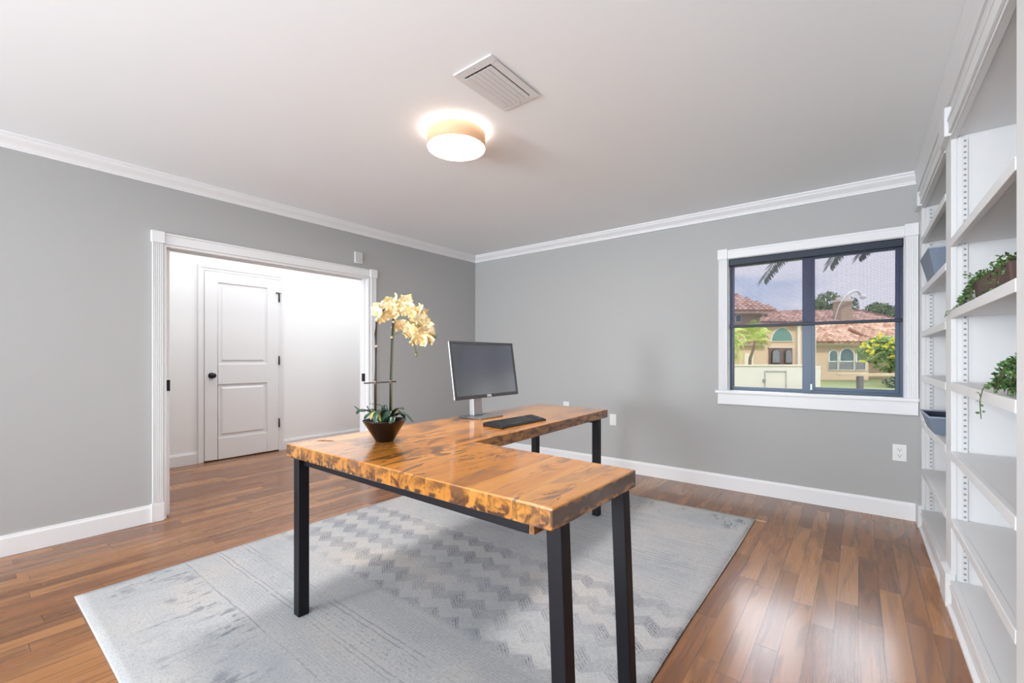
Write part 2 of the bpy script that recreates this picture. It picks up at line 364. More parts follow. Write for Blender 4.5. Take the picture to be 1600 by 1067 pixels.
b = MB().box(XL-0.14, XL-0.088, OY0, OY0+0.022, 0, OZ).box(XL-0.05, XL+0.004, OY0, OY0+0.020, 0, OZ)
b.box(XL-0.14, XL-0.088, OY1-0.018, OY1, 0, OZ).box(XL-0.05, XL+0.004, OY1-0.018, OY1, 0, OZ)
b.box(XL-0.14, XL-0.088, OY0+0.022, OY1-0.018, OZ-0.018, OZ).box(XL-0.05, XL+0.004, OY0+0.02, OY1-0.018, OZ-0.018, OZ)
struct(b.build('trim_4', TRIM))
for nm, y0, y1, sy in (('door_2', OY0-0.0, OY0+0.052, 1), ('door_3', OY1-0.030, OY1, -1)):
    d = MB().box(XL-0.087, XL-0.052, y0, y1, 0.012, OZ-0.004).build(nm, DOORW, bevel=0.002); struct(d)
    ye = y1 if sy > 0 else y0
    q = MB()
    q.box(XL-0.086, XL-0.053, ye, ye+sy*0.003, 0.905, 0.985)
    q.box(XL-0.053, XL-0.0495, min(ye, ye-sy*0.045), max(ye, ye-sy*0.045), 0.905, 0.985)
    q.build('pocket_latch', BLKHW, d)

# hall door
DX = -5.63
b = MB()
b.box(DX, DX+0.018, 1.660, 1.716, 0, 2.155).box(DX, DX+0.018, 2.508, 2.565, 0, 2.155).box(DX, DX+0.018, 1.716, 2.508, 2.100, 2.155)
b.box(DX+0.018, DX+0.024, 1.660, 1.690, 0, 2.155).box(DX+0.018, DX+0.024, 2.535, 2.565, 0, 2.155).box(DX+0.018, DX+0.024, 1.690, 2.535, 2.130, 2.155)
struct(b.build('trim_5', DOORW, bevel=0.002))
door = MB()
y0, y1, zt, x = 1.720, 2.504, 2.094, DX+0.012
P1 = (1.850, 2.362, 1.070, 1.982); P2 = (1.850, 2.368, 0.244, 0.846)
ys = [y0, 1.850, 2.365, y1]
door.box(DX+0.001, x, y0, y1, 0.014, zt)
for a, c, e, f in ((y0, 1.846, 0.014, zt), (2.368, y1, 0.014, zt), (1.846, 2.368, 0.014, 0.244), (1.846, 2.368, 0.846, 1.070), (1.846, 2.368, 1.982, zt)):
    door.box(x, x+0.012, a, c, e, f)
for z0, z1 in ((0.244, 0.846), (1.070, 1.982)):
    i = 0.030
    door.hexa([(x, 1.846+i, z0+i), (x, 2.368-i, z0+i), (x+0.010, 2.368-i-0.02, z0+i+0.02), (x+0.010, 1.846+i+0.02, z0+i+0.02),
               (x, 1.846+i, z1-i), (x, 2.368-i, z1-i), (x+0.010, 2.368-i-0.02, z1-i-0.02), (x+0.010, 1.846+i+0.02, z1-i-0.02)])
dob = struct(door.build('door_1', DOORW, bevel=0.0025))
k = MB(); X3 = x+0.012
def ring_x(b, prof, c, n=24):     # lathe about the x axis
    c = Vector(c); kk = len(prof); v = []
    for i in range(n):
        a = 2*math.pi*i/n; v += [c+Vector((t, r*math.cos(a), r*math.sin(a))) for r, t in prof]
    b.add(v, [(i*kk+j, ((i+1) % n)*kk+j, ((i+1) % n)*kk+j+1, i*kk+j+1) for i in range(n) for j in range(kk-1)], True)
ring_x(k, [(0.0, 0.0), (0.032, 0.0), (0.032, 0.007), (0.012, 0.010), (0.012, 0.035), (0.022, 0.042), (0.029, 0.052), (0.028, 0.064), (0.018, 0.073), (0.0, 0.075)], (X3, 1.785, 0.948))
k.build('door_knob', BLKHW, dob)
for zc in (1.88, 1.11, 0.345):
    h = MB().box(x+0.011, x+0.022, 2.498, 2.512, zc-0.052, zc+0.052).tube([(x+0.024, 2.505, zc-0.055), (x+0.024, 2.505, zc+0.055)], 0.006)
    if zc > 1.5: h.box(x+0.018, x+0.024, 2.465, 2.530, 1.932, 1.940).tube([(x+0.024, 2.470, 1.936), (x+0.040, 2.470, 1.936)], 0.007)
    h.build('hinge', BLKHW, dob)
MB().box(DX+0.001, DX+0.014, y0, y1, 0.0005, 0.0135).build('threshold_gap', mat('gap_dark', (0.02, 0.008, 0.006), 0.8), dob)

# ------------------------------------------------------------------ window
win = MB()
FY = YW+0.075
fr = 0.030
def frame(b, x0, x1, z0, z1, y0, y1, w_, top=None, bot=None):
    t = top or w_; q = bot or w_
    b.box(x0, x0+w_, y0, y1, z0, z1).box(x1-w_, x1, y0, y1, z0, z1).box(x0+w_, x1-w_, y0, y1, z1-t, z1).box(x0+w_, x1-w_, y0, y1, z0, z0+q)
frame(win, WX0+0.003, WX1-0.003, WZ0+0.012, WZ1, FY-0.005, FY+0.045, 0.024, 0.06, 0.030)
win.box(-0.356, -0.292, FY-0.012, FY+0.05, WZ0+0.012, WZ1-0.02)
frame(win, -0.294, 0.234, WZ0+0.036, WZ1-0.05, FY-0.016, FY+0.01, 0.022, bot=0.026)
wo = struct(win.build('window_1', NAVY, bevel=0.0015))
gm = M('window_glass'); ntg = gm.nt; ntg.nodes.remove(gm.b)
tr = ntg.nodes.new('ShaderNodeBsdfTransparent'); gl = ntg.nodes.new('ShaderNodeBsdfGlossy'); gl.inputs['Roughness'].default_value = 0.02
fr_ = ntg.nodes.new('ShaderNodeFresnel'); fr_.inputs[0].default_value = 1.45; ms = ntg.nodes.new('ShaderNodeMixShader')
gp = gm.pos('obj'); gn = gm.noise(gm.vec(*gp), 3.0, 2); tr.inputs[0].default_value = (0.97, 0.98, 0.975, 1)
ntg.links.new((N(ntg, fr_.outputs[0])*(gn*0.02+0.05)).s, ms.inputs[0]); ntg.links.new(tr.outputs[0], ms.inputs[1]); ntg.links.new(gl.outputs[0], ms.inputs[2])
ntg.links.new(ms.outputs[0], ntg.nodes['Material Output'].inputs[0]); GLASS = gm.m
MB().box(WX0+0.027, -0.356, FY+0.014, FY+0.018, WZ0+0.042, WZ1-0.06).build('window_pane', GLASS, wo)
MB().box(-0.272, 0.212, FY+0.000, FY+0.004, WZ0+0.062, WZ1-0.072).build('window_pane', GLASS, wo)
MB().box(-0.300, -0.290, FY-0.024, FY-0.014, WZ0+0.040, WZ0+0.085).build('sash_lock', mat('brushed_lock', (0.3, 0.36, 0.42), 0.3, metal=0.6), wo)
# casing, stool, apron
b = MB()
def fluted_y(b, x0, x1, z0, z1, y, t=0.020):
    n = 5; wd = (x1-x0)/(2*n+1); b.box(x0, x1, y-t*0.72, y, z0, z1)
    for i in range(n+1): b.box(x0+2*i*wd, x0+(2*i+1)*wd, y-t, y-t*0.72, z0, z1)
fluted_y(b, -0.966, -0.895, 0.862, 2.004, YW); fluted_y(b, 0.262, 0.330, 0.862, 2.004, YW)
b.box(-0.972, -0.893, YW-0.028, YW, 2.002, 2.088).box(0.258, 0.333, YW-0.028, YW, 2.002, 2.088).box(-0.893, 0.258, YW-0.018, YW, 2.004, 2.078).box(-0.893, 0.258, YW-0.023, YW, 2.062, 2.078)
b.box(WX0-0.001, WX0+0.004, YW, YW+0.072, WZ0, WZ1).box(WX1-0.004, WX1+0.001, YW, YW+0.072, WZ0, WZ1).box(WX0, WX1, YW, YW+0.072, WZ1-0.004, WZ1+0.001)
struct(b.build('trim_6', TRIM, bevel=0.002))
b = MB().box(-0.990, 0.334, YW-0.040, YW, 0.838, 0.862).box(WX0, WX1, YW, YW+0.072, 0.838, 0.862).box(-0.972, 0.331, YW-0.020, YW, 0.742, 0.838)
struct(b.build('window_sill', TRIM, bevel=0.003))
# roller shade
sh = thing('roller_shade', 'navy roller shade with sheer mesh lowered over the upper half of the window', 'window shade', (-0.317, YW+0.03, WZ1-0.07))
MB().box(WX0+0.005, WX1-0.005, YW+0.002, YW+0.052, WZ1-0.062, WZ1-0.005).build('shade_cassette', NAVY2, sh, bevel=0.006)
fm = M('shade_mesh'); ntf = fm.nt; ntf.nodes.remove(fm.b); px_, py_, pz_ = fm.pos('pos')
th = (((px_/0.0045).fract()).lt(0.24)).max(((pz_/0.006).fract()).lt(0.22))*0.42 + fm.noise(fm.vec(px_*400.0, 0.0, pz_*60.0), 1.0, 1)*0.10
tr = ntf.nodes.new('ShaderNodeBsdfTransparent'); df = ntf.nodes.new('ShaderNodeBsdfDiffuse'); df.inputs[0].default_value = (0.16, 0.16, 0.21, 1); ms = ntf.nodes.new('ShaderNodeMixShader')
tr.inputs[0].default_value = (0.93, 0.92, 0.97, 1)
ntf.links.new(th.s, ms.inputs[0]); ntf.links.new(tr.outputs[0], ms.inputs[1]); ntf.links.new(df.outputs[0], ms.inputs[2]); ntf.links.new(ms.outputs[0], ntf.nodes['Material Output'].inputs[0])
MB().box(WX0+0.014, WX1-0.016, YW+0.029, YW+0.0298, 1.425, WZ1-0.055).build('shade_fabric', fm.m, sh)
MB().box(WX0+0.008, WX1-0.012, YW+0.022, YW+0.037, 1.404, 1.428).build('hem_bar', NAVY2, sh, bevel=0.004)
# unseen wide window, added behind the camera to go with the fill light
b = MB(); frame(b, -3.5, 0.3, 0.35, 2.3, -5.12, -5.08, 0.05); b.box(-2.26, -2.20, -5.12, -5.08, 0.40, 2.25).box(-1.0, -0.94, -5.12, -5.08, 0.40, 2.25)
w2 = struct(b.build('added_rear_window', NAVY))
MB().box(-3.45, 0.25, -5.102, -5.098, 0.40, 2.25).build('window_pane', GLASS, w2)

# ------------------------------------------------------------------ built-in bookcase
YS = [(4.03, YW), (2.84, 2.99), (1.624, 1.774), (0.40, 0.55)]          # stiles
bc = thing('built_in_bookcase', 'white floor-to-ceiling built-in bookcase along the right wall', 'bookcase', (0.5, 2.3, 0))
BZ = 0.128
for i, (a, c) in enumerate(YS):
    MB().box(XF, XF+0.02, a, c-0.0005, 0.12, 2.16).build('stile', SHELF, bc, bevel=0.002)
    m_ = (a+c)/2
    s0 = a+0.002; s1 = c-0.002
    MB().box(XF+0.02, XR-0.001, s0, s1, 0, 2.40).build('side_panel', SHELF, bc)
    MB().box(XF-0.020, XF+0.015, a-0.008, min(c+0.008, YW-0.001), 0.0, 0.155).build('plinth_block', SHELF, bc, bevel=0.003)
    MB().box(XF-0.024, XF+0.015, a-0.010, min(c+0.010, YW-0.001), 2.165, 2.262 if i == 0 else 2.300).build('corner_block', SHELF, bc, bevel=0.004)
MB().box(XR-0.012, XR-0.0005, YS[-1][0], YW-0.002, 0.02, 2.40).build('back_panel', SHELF, bc)
m = M('shelf_standard'); x, y, z = m.pos('pos')
sl = (((z/0.0258).fract()-0.5).abs()).lt(0.17)*(((x-0.380).abs()).lt(0.0045)); m.color(m.mix(sl, (0.66, 0.66, 0.67), (0.26, 0.26, 0.26))); m.rough(0.4); STD = m.m
bays = [(2.99, 4.03), (1.774, 2.84), (0.55, 1.624)]
SZ = [[1.947, 1.608, 1.322, 1.027, 0.722, 0.402], [1.692, 1.363, 1.034, 0.718, 0.410], [1.692, 1.363, 1.034, 0.718, 0.410]]
for (a, c), zs in zip(bays, SZ):
    for z in zs:
        MB().box(XF+0.003, XR-0.013, a+0.004, c-0.004, z-0.028, z).box(XF-0.002, XF+0.020, a+0.004, c-0.004, z-0.037, z+0.001).build('shelf', SHELF, bc, bevel=0.0018)
    MB().box(XF+0.018, XR-0.013, a+0.001, c-0.001, BZ-0.03, BZ).build('bottom_shelf', SHELF, bc)
    b = MB().box(XF, XF+0.018, a, c, 0.0, BZ+0.001)
    b.box(XF-0.004, XF, a+0.008, c-0.008, BZ-0.012, BZ+0.001).box(XF-0.006, XF, a+0.008, c-0.008, BZ-0.034, BZ-0.021).box(XF-0.004, XF, a+0.008, c-0.008, BZ-0.050, BZ-0.042)
    b.sweep([(0, 0), (0.016, 0), (0.015, 0.012), (0.008, 0.018), (0, 0.019)], (XF, a+0.008, 0), (XF, c-0.008, 0), (-1, 0, 0))
    b.build('base_rail', SHELF, bc, bevel=0.0015)
    b = MB().box(XF, XF+0.02, a, c, 2.148, ZC-0.001)
    b.box(XF-0.005, XF, a+0.010, c-0.010, 2.148, 2.156).box(XF-0.010, XF, a+0.010, c-0.010, 2.176, 2.236).box(XF-0.014, XF, a+0.010, c-0.010, 2.228, 2.240)
    b.build('header_rail', SHELF, bc, bevel=0.0015)
    MB().box(XF+0.02, XR-0.013, a+0.001, c-0.001, 2.158, 2.18).build('top_panel', SHELF, bc)
    for yy, sg in ((c-0.0015, -1), (a+0.0015, 1)):
        for xx in (0.380,):
            MB().box(xx-0.009, xx+0.009, min(yy, yy+sg*0.004), max(yy, yy+sg*0.004), BZ+0.01, 2.14).build('shelf_standard', STD, bc)
b = MB().sweep([(0, 0), (0.008, 0), (0.010, 0.02), (0.020, 0.045), (0.024, 0.080), (0.030, 0.095), (0.030, 0.110), (0, 0.110)], (XF+0.001, YS[-1][0], ZC-0.111), (XF+0.001, YW-0.002, ZC-0.111), (-1, 0, 0))
b.box(XF-0.008, XF, YS[-1][0], YW-0.002, 2.318, 2.330)
b.build('crown_moulding', SHELF, bc)
MB().box(XF, XF+0.02, 4.03, YW-0.0005, 2.16, 2.36).build('stile_top', SHELF, bc)
for a, c in YS[1:]: MB().box(XF, XF+0.02, a, c, 2.16, ZC-0.005).build('stile_top', SHELF, bc)

# fabric bins
def fabric(name, col):
    m = M(name); x, y, z = m.pos('obj'); n = m.noise(m.vec(x, y, z), 160, 3, 0.7); n2 = m.noise(m.vec(x*2.0, y*0.3, z), 90, 2)
    m.color(m.mix(n*0.5+n2*0.5, tuple(c*0.75 for c in col), tuple(min(1, c*1.2) for c in col))); m.rough(0.85); m.bump(n, 0.3, 0.002); return m.m
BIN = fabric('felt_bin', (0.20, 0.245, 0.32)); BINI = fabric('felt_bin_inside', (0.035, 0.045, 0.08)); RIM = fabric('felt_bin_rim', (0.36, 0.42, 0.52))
def bin_(label, x0, y0, z0, h=0.115):
    t = thing('storage_bin', label, 'storage bin', (x0+0.14, y0+0.2, z0), 'felt storage bins in the far bay of the bookcase')
    W_, L_, i = 0.27, 0.42, 0.030
    def rect(e, z, k=0.0): return [(x0+e, y0+e*1.6+k, z), (x0+W_-e, y0+e*1.6+k, z), (x0+W_-e, y0+L_-e*1.6-k, z), (x0+e, y0+L_-e*1.6-k, z)]
    o = MB(); bt = rect(i, z0+0.0005); tp = rect(0, z0+h); o.add(bt+tp, [(0, 3, 2, 1), (0, 1, 5, 4), (1, 2, 6, 5), (2, 3, 7, 6), (3, 0, 4, 7)])
    ob = o.build('bin_body', BIN, t); md = ob.modifiers.new('s', 'SOLIDIFY'); md.thickness = 0.004; md.offset = -1
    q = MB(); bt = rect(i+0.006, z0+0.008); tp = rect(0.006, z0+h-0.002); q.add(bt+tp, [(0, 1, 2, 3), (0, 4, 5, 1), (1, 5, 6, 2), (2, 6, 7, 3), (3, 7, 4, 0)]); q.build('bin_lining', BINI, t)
    q = MB(); a = rect(-0.001, z0+h); c = rect(0.007, z0+h)
    for j in range(4):
        k_ = (j+1) % 4; q.add([a[j], a[k_], c[k_], c[j]]+[(p[0], p[1], p[2]-0.006) for p in (a[j], a[k_], c[k_], c[j])], [(0, 1, 2, 3), (4, 7, 6, 5), (0, 4, 5, 1), (1, 5, 6, 2), (2, 6, 7, 3), (3, 7, 4, 0)])
    q.build('bin_rim', RIM, t)
bin_('grey-blue felt bin on a low bookcase shelf, level with the window sill', 0.304, 3.33, 0.7225, 0.100)
bin_('grey-blue felt bin on a high bookcase shelf beside the top of the window', 0.304, 3.33, 1.6085, 0.145)

# ------------------------------------------------------------------ rug
t = MB(); NX, NY = 60, 80; RX0, RX1, RY0, RY1 = -2.953, -0.572, 0.370, 3.506
def rz(x, y): return 0.0085+0.0012*math.sin(x*5+y*3)*math.sin(y*4.1)
vs_ = []; fs = []
for j in range(NY+1):
    for i in range(NX+1):
        x = RX0+(RX1-RX0)*i/NX; y = RY0+(RY1-RY0)*j/NY; x += 0.004*math.sin(y*2.7) if i in (0, NX) else 0
        vs_.append((x, y, rz(x, y)))
for j in range(NY):
    for i in range(NX): q = j*(NX+1)+i; fs.append((q, q+1, q+NX+2, q+NX+1))
t.add(vs_, fs, True)
ro = t.build('area_rug', RUG); md = ro.modifiers.new('s', 'SOLIDIFY'); md.thickness = 0.008; md.offset = -1
tag(ro, 'large pale grey rug with faded zigzag bands under the desk', 'rug')
tp = [(-0.574, 3.500, 0.004), (-0.556, 3.506, 0.005), (-0.540, 3.498, 0.003), (-0.520, 3.508, 0.004), (-0.500, 3.505, 0.003)]
MB().tube([tuple(Vector(p)+Vector((0, 0, 0.001))) for p in tp], 0.0025, 6).build('loose_thread', mat('rug_thread', (0.70, 0.58, 0.45), 0.9), ro)

# ------------------------------------------------------------------ desk
TZ = 0.765; TB = 0.706
dk = thing('corner_desk', 'L-shaped reclaimed wood desk with scorch marks and black metal legs', 'desk', (-1.6, 1.6, 0.008))
inn = onz(740, 689.5, TZ); fR = onz(949.7, 639.4, TZ); fL = onz(844, 630.6, TZ)
poly = [(-2.012, 0.930), (-0.609, 0.944), (-0.598, 1.450), (inn.x, inn.y), (fR.x, fR.y), (fL.x, fL.y)]
top = MB().prism(poly, TB, TZ).build('desktop', DESKW, dk, bevel=0.005, seg=3)
# cable slot in the top
MB().hexa([(-1.955, 1.045, TZ+0.0002), (-1.895, 1.083, TZ+0.0002), (-1.903, 1.097, TZ+0.0002), (-1.963, 1.059, TZ+0.0002), (-1.955, 1.045, TZ+0.0012), (-1.895, 1.083, TZ+0.0012), (-1.903, 1.097, TZ+0.0012), (-1.963, 1.059, TZ+0.0012)]).build('cable_slot', mat('slot_brown', (0.16, 0.05, 0.012), 0.6), dk)
LZ = 0.0095
def leg(x0, y0, x1, y1, dx=0.0, dy=0.0, z1=TB-0.001):
    b = MB().hexa([(x0+dx, y0+dy, LZ), (x1+dx, y0+dy, LZ), (x1+dx, y1+dy, LZ), (x0+dx, y1+dy, LZ), (x0, y0, z1), (x1, y0, z1), (x1, y1, z1), (x0, y1, z1)])
    return b.build('leg', BLACK, dk, bevel=0.003)
leg(-1.972, 0.944, -1.925, 0.992)
leg(-0.668, 1.000, -0.620, 1.048, 0.026, 0.004)
leg(-0.668, 1.398, -0.620, 1.446, 0.026, 0.004)
leg(-1.514, 2.866, -1.465, 2.915)
leg(-2.062, 2.880, -2.014, 2.930)
b = MB().box(-1.925, -0.700, 0.966, 1.000, 0.672, TB-0.0005); b.build('apron_rail', BLACK, dk, bevel=0.002)
MB().box(-1.985, -1.951, 0.993, 2.88, 0.672, TB-0.0005).build('apron_rail', BLACK, dk, bevel=0.002)
MB().box(-2.014, -1.514, 2.890, 2.912, 0.672, TB-0.0005).build('apron_rail', BLACK, dk, bevel=0.002)
MB().box(-0.722, -0.684, 0.968, 1.030, 0.672, TB-0.0005).build('glue_block', DESKW, dk, bevel=0.002)

# ------------------------------------------------------------------ monitor
SILV = mat('silver_metal', (0.52, 0.52, 0.53), 0.42, metal=0.35, var=0.02); BEZ = mat('charcoal_bezel', (0.055, 0.057, 0.062), 0.38, var=0.05)
m = M('screen'); x, y, z = m.pos('obj'); m.color(m.mix(m.noise(m.vec(x, y, z), 4.0, 2)*0.3, (0.010, 0.010, 0.011), (0.014, 0.014, 0.015))); m.rough(0.20); m.b.inputs['Specular IOR Level'].default_value = 1.0; m.b.inputs['IOR'].default_value = 2.1; SCR = m.m
mn = thing('computer_monitor', 'black computer monitor on a silver stand, screen switched off', 'monitor', (-1.93, 2.13, TZ))
MB().box(-2.005, -1.815, 2.005, 2.225, TZ+0.0005, TZ+0.010).build('stand_base', mat('stand_base_grey', (0.26, 0.26, 0.27), 0.35, metal=0.7), mn, bevel=0.004)
b = MB(); cx0, cx1 = -1.985, -1.955
b.hexa([(cx0, 2.085, TZ+0.008), (cx1+0.01, 2.085, TZ+0.008), (cx1+0.01, 2.170, TZ+0.008), (cx0, 2.170, TZ+0.008), (cx0-0.01, 2.090, TZ+0.300), (cx1-0.01, 2.090, TZ+0.300), (cx1-0.01, 2.165, TZ+0.300), (cx0-0.01, 2.165, TZ+0.300)])
st = b.build('stand_column', SILV, mn, bevel=0.004)
b = MB(); ring_x(b, [(0.0, 0.0), (0.012, 0.0), (0.012, 0.002), (0, 0.002)], (cx1-0.0005, 2.128, TZ+0.105)); b.box(cx1-0.0005, cx1+0.0015, 2.116, 2.140, TZ+0.105, TZ+0.135); b.build('cable_hole', BEZ, st)
# screen panel leans back about nine degrees
pan = bpy.data.objects.new('panel', None)
bz0, bz1, by0, by1 = 0.888, 1.250, 1.876, 2.500
xb, xt = -1.902, -1.957
def sp(u, y, v):                       # u = out of the screen, v = 0..1 up the panel
    x = xb+(xt-xb)*v; z = bz0+(bz1-bz0)*v; return (x+u*0.988, y, z+u*0.150)
def sbox(b, u0, u1, y0, y1, v0, v1): b.hexa([sp(u0, y0, v0), sp(u1, y0, v0), sp(u1, y1, v0), sp(u0, y1, v0), sp(u0, y0, v1), sp(u1, y0, v1), sp(u1, y1, v1), sp(u0, y1, v1)])
b = MB(); sbox(b, -0.016, -0.004, by0, by1, 0, 1); hs = b.build('housing', SILV, mn, bevel=0.006)
b = MB(); sbox(b, -0.055, -0.028, 2.0, 2.26, 0.2, 0.8); b.build('housing_back', BEZ, mn, bevel=0.01)
b = MB(); fy = 0.016
sbox(b, -0.005, 0.0, by0+0.001, by0+fy, 0.002, 0.998); sbox(b, -0.005, 0.0, by1-fy, by1-0.001, 0.002, 0.998); sbox(b, -0.005, 0.0, by0+fy, by1-fy, 0.955, 0.998); sbox(b, -0.005, 0.0, by0+fy, by1-fy, 0.002, 0.062)
b.build('bezel', BEZ, mn, bevel=0.001)
b = MB(); sbox(b, -0.006, -0.003, by0+fy-0.001, by1-fy+0.001, 0.060, 0.957); b.build('screen', SCR, mn)
cu = bpy.data.curves.new('logo', 'FONT'); cu.body = 'DELL'; cu.size = 0.020; cu.align_x = 'CENTER'; cu.align_y = 'CENTER'; cu.extrude = 0.0004; cu.offset = 0.0008
fo = bpy.data.objects.new('logo_text', cu); C.objects.link(fo); bpy.context.view_layer.update()
me = bpy.data.meshes.new_from_object(fo.evaluated_get(bpy.context.evaluated_depsgraph_get())); bpy.data.objects.remove(fo)
LOGO = mat('logo_silver', (0.85, 0.85, 0.86), 0.3, metal=0.2); me.materials.clear(); me.materials.append(LOGO)
lo = bpy.data.objects.new('logo', me); C.objects.link(lo); lo.parent = mn
c0 = Vector(sp(0.0008, (by0+by1)/2, 0.031)); lo.location = c0-mn.location
lo.rotation_euler = (math.radians(90-9), 0, math.radians(90))

# ------------------------------------------------------------------ keyboard
kb = thing('keyboard', 'black low-profile keyboard lying in front of the monitor', 'keyboard', (-1.58, 2.06, TZ))
A = Vector((-1.653, 1.841, 0)); B_ = Vector((-1.500, 1.822, 0)); Cc = Vector((-1.495, 2.246, 0)); D_ = Vector((-1.640, 2.300, 0))
def kp(u, v):  # u 0..1 back to front, v 0..1 along
    return (A*(1-u)+B_*u)*(1-v)+(D_*(1-u)+Cc*u)*v
b = MB()
c = [kp(0, 0), kp(1, 0), kp(1, 1), kp(0, 1)]
b.hexa([(p.x, p.y, TZ+0.0005) for p in c]+[(c[0].x, c[0].y, TZ+0.020), (c[1].x, c[1].y, TZ+0.010), (c[2].x, c[2].y, TZ+0.010), (c[3].x, c[3].y, TZ+0.020)])
b.build('keyboard_body', mat('keyboard_black', (0.014, 0.015, 0.017), 0.4, var=0.1), kb, bevel=0.004)
b = MB(); rows = 6; cols = 18
for r in range(rows):
    for q in range(cols):
        if q in (14,) : continue
        u0 = 0.06+r*0.147+(0.03 if r else 0); u1 = u0+0.118; v0 = 0.03+q*0.0525; v1 = v0+0.044
        if r == 5 and 4 <= q <= 8:
            if q > 4: continue
            v1 = 0.03+8*0.0525+0.044
        u1 = min(u1, 0.965); p = [kp(u0, v0), kp(u1, v0), kp(u1, v1), kp(u0, v1)]
        zz = lambda u: TZ+0.020-0.010*u
        b.hexa([(p[0].x, p[0].y, zz(u0)), (p[1].x, p[1].y, zz(u1)), (p[2].x, p[2].y, zz(u1)), (p[3].x, p[3].y, zz(u0)), (p[0].x, p[0].y, zz(u0)+0.0035), (p[1].x, p[1].y, zz(u1)+0.0035), (p[2].x, p[2].y, zz(u1)+0.0035), (p[3].x, p[3].y, zz(u0)+0.0035)])
ko = b.build('keys', mat('key_black', (0.022, 0.023, 0.026), 0.33, var=0.1), kb, bevel=0.0006, seg=1); ko['kind'] = 'stuff'

# ------------------------------------------------------------------ orchid
PD = 2.028
oc = Vector((-1.712, 1.235, TZ))
orc = thing('potted_orchid', 'cream artificial orchid in a flared dark bowl on the desk', 'potted plant', oc)
POT = mat('dark_bronze_pot', (0.010, 0.0045, 0.0035), 0.25, var=0.2, spec=0.35)
MB().lathe([(0, 0.001), (0.039, 0.001), (0.041, 0.004), (0.070, 0.052), (0.096, 0.094), (0.098, 0.098), (0.094, 0.098), (0.088, 0.092), (0.060, 0.060), (0.0, 0.060)], oc, 48).build('pot', POT, orc)
MB().lathe([(0, 0.082), (0.04, 0.085), (0.083, 0.078), (0.080, 0.070), (0, 0.066)], oc, 24).build('soil', mat('dark_moss', (0.025, 0.022, 0.012), 0.95, var=0.5, scale=60, bump=0.8), orc)
m = M('orchid_leaf'); x, y, z = m.pos('obj'); n = m.noise(m.vec(x, y, z), 30.0, 3); m.color(m.mix(n.ss(0.3, 0.7), (0.010, 0.035, 0.022), (0.035, 0.085, 0.045))); m.rough(0.35); LEAF = m.m
YLEAF = mat('yellowed_leaf', (0.42, 0.38, 0.08), 0.45, var=0.2, scale=30)
def oat(px, py, dd=0.0): return at(px, py, PD+dd)
def blade(pts, w, m_, nm='leaf', fold=0.25):
    pts = [Vector(p) for p in pts]
    fine = []
    for i in range(len(pts)-1):
        p0 = pts[max(i-1, 0)]; p1 = pts[i]; p2 = pts[i+1]; p3 = pts[min(i+2, len(pts)-1)]
        for k_ in range(5):
            t_ = k_/5; fine.append(0.5*((2*p1)+(p2-p0)*t_+(2*p0-5*p1+4*p2-p3)*t_*t_+(3*p1-p0-3*p2+p3)*t_**3))
    fine.append(pts[-1]); n = len(fine); b = MB(); v = []
    for i, p in enumerate(fine):
        t_ = i/(n-1); tg = (fine[min(i+1, n-1)]-fine[max(i-1, 0)]).normalized()
        sd = tg.cross(Vector((0, 0, 1)))
        if sd.length < 0.2: sd = tg.cross(-FW)
        sd.normalize(); up = sd.cross(tg)
        ww = w*(math.sin(math.pi*min(1, 0.12+0.88*t_))**0.6)*(1.0 if t_ < 0.98 else 0.15)
        v += [p-sd*ww+up*ww*fold, p-sd*ww*0.5+up*ww*fold*0.25, p, p+sd*ww*0.5+up*ww*fold*0.25, p+sd*ww+up*ww*fold]
    b.add(v, [(i*5+k_, i*5+k_+1, (i+1)*5+k_+1, (i+1)*5+k_) for i in range(n-1) for k_ in range(4)], True)
    o = b.build(nm, m_, orc); md = o.modifiers.new('s', 'SOLIDIFY'); md.thickness = 0.0016; return o
base = oat(600, 660)
def B0(dx=0, dd=0): return oat(600+dx, 659, dd)
blade([B0(-6), oat(578, 644, -0.02), oat(564, 641, -0.04), oat(557, 647, -0.06)], 0.017, LEAF)
blade([B0(-8, 0.02), oat(582, 640, 0.03), oat(566, 643, 0.05), oat(553, 634, 0.06)], 0.010, LEAF)
blade([B0(-6, -0.03), oat(588, 644, -0.05), oat(576, 648, -0.07), oat(569, 655, -0.09)], 0.015, LEAF)
blade([B0(-4, -0.04), oat(592, 645, -0.07), oat(583, 646, -0.09), oat(579, 656, -0.10)], 0.012, YLEAF)
blade([B0(-4, 0.03), oat(584, 648, 0.02), oat(576, 640, 0.0), oat(573, 634, 0)], 0.008, LEAF)
blade([B0(0, 0.03), oat(599, 645, 0.04), oat(596, 634, 0.05), oat(577, 630.5, 0.06)], 0.007, LEAF)
blade([B0(2, 0.04), oat(601, 645, 0.06), oat(602, 632, 0.07)], 0.020, LEAF)
blade([B0(0, -0.05), oat(598, 642, -0.08), oat(588, 647, -0.11), oat(587, 661, -0.12)], 0.016, LEAF)
blade([B0(2, -0.04), oat(606, 643, -0.07), oat(604, 650, -0.10), oat(598, 655, -0.12)], 0.018, LEAF)
blade([B0(6, -0.02), oat(614, 645, -0.04), oat(624, 638, -0.05), oat(631, 640, -0.06)], 0.019, LEAF)
blade([B0(8, 0.0), oat(620, 646, 0.0), oat(634, 648, -0.02), oat(646, 660, -0.03)], 0.011, LEAF)
blade([B0(6, 0.02), oat(618, 650, 0.02), oat(628, 645, 0.0), oat(632, 655, -0.02)], 0.014, LEAF)
blade([B0(4, -0.04), oat(612, 650, -0.07), oat(612, 658, -0.11), oat(609, 662, -0.13)], 0.014, LEAF)
blade([B0(4, 0.05), oat(614, 645, 0.09), oat(622, 642, 0.11), oat(628, 650, 0.13)], 0.014, LEAF)
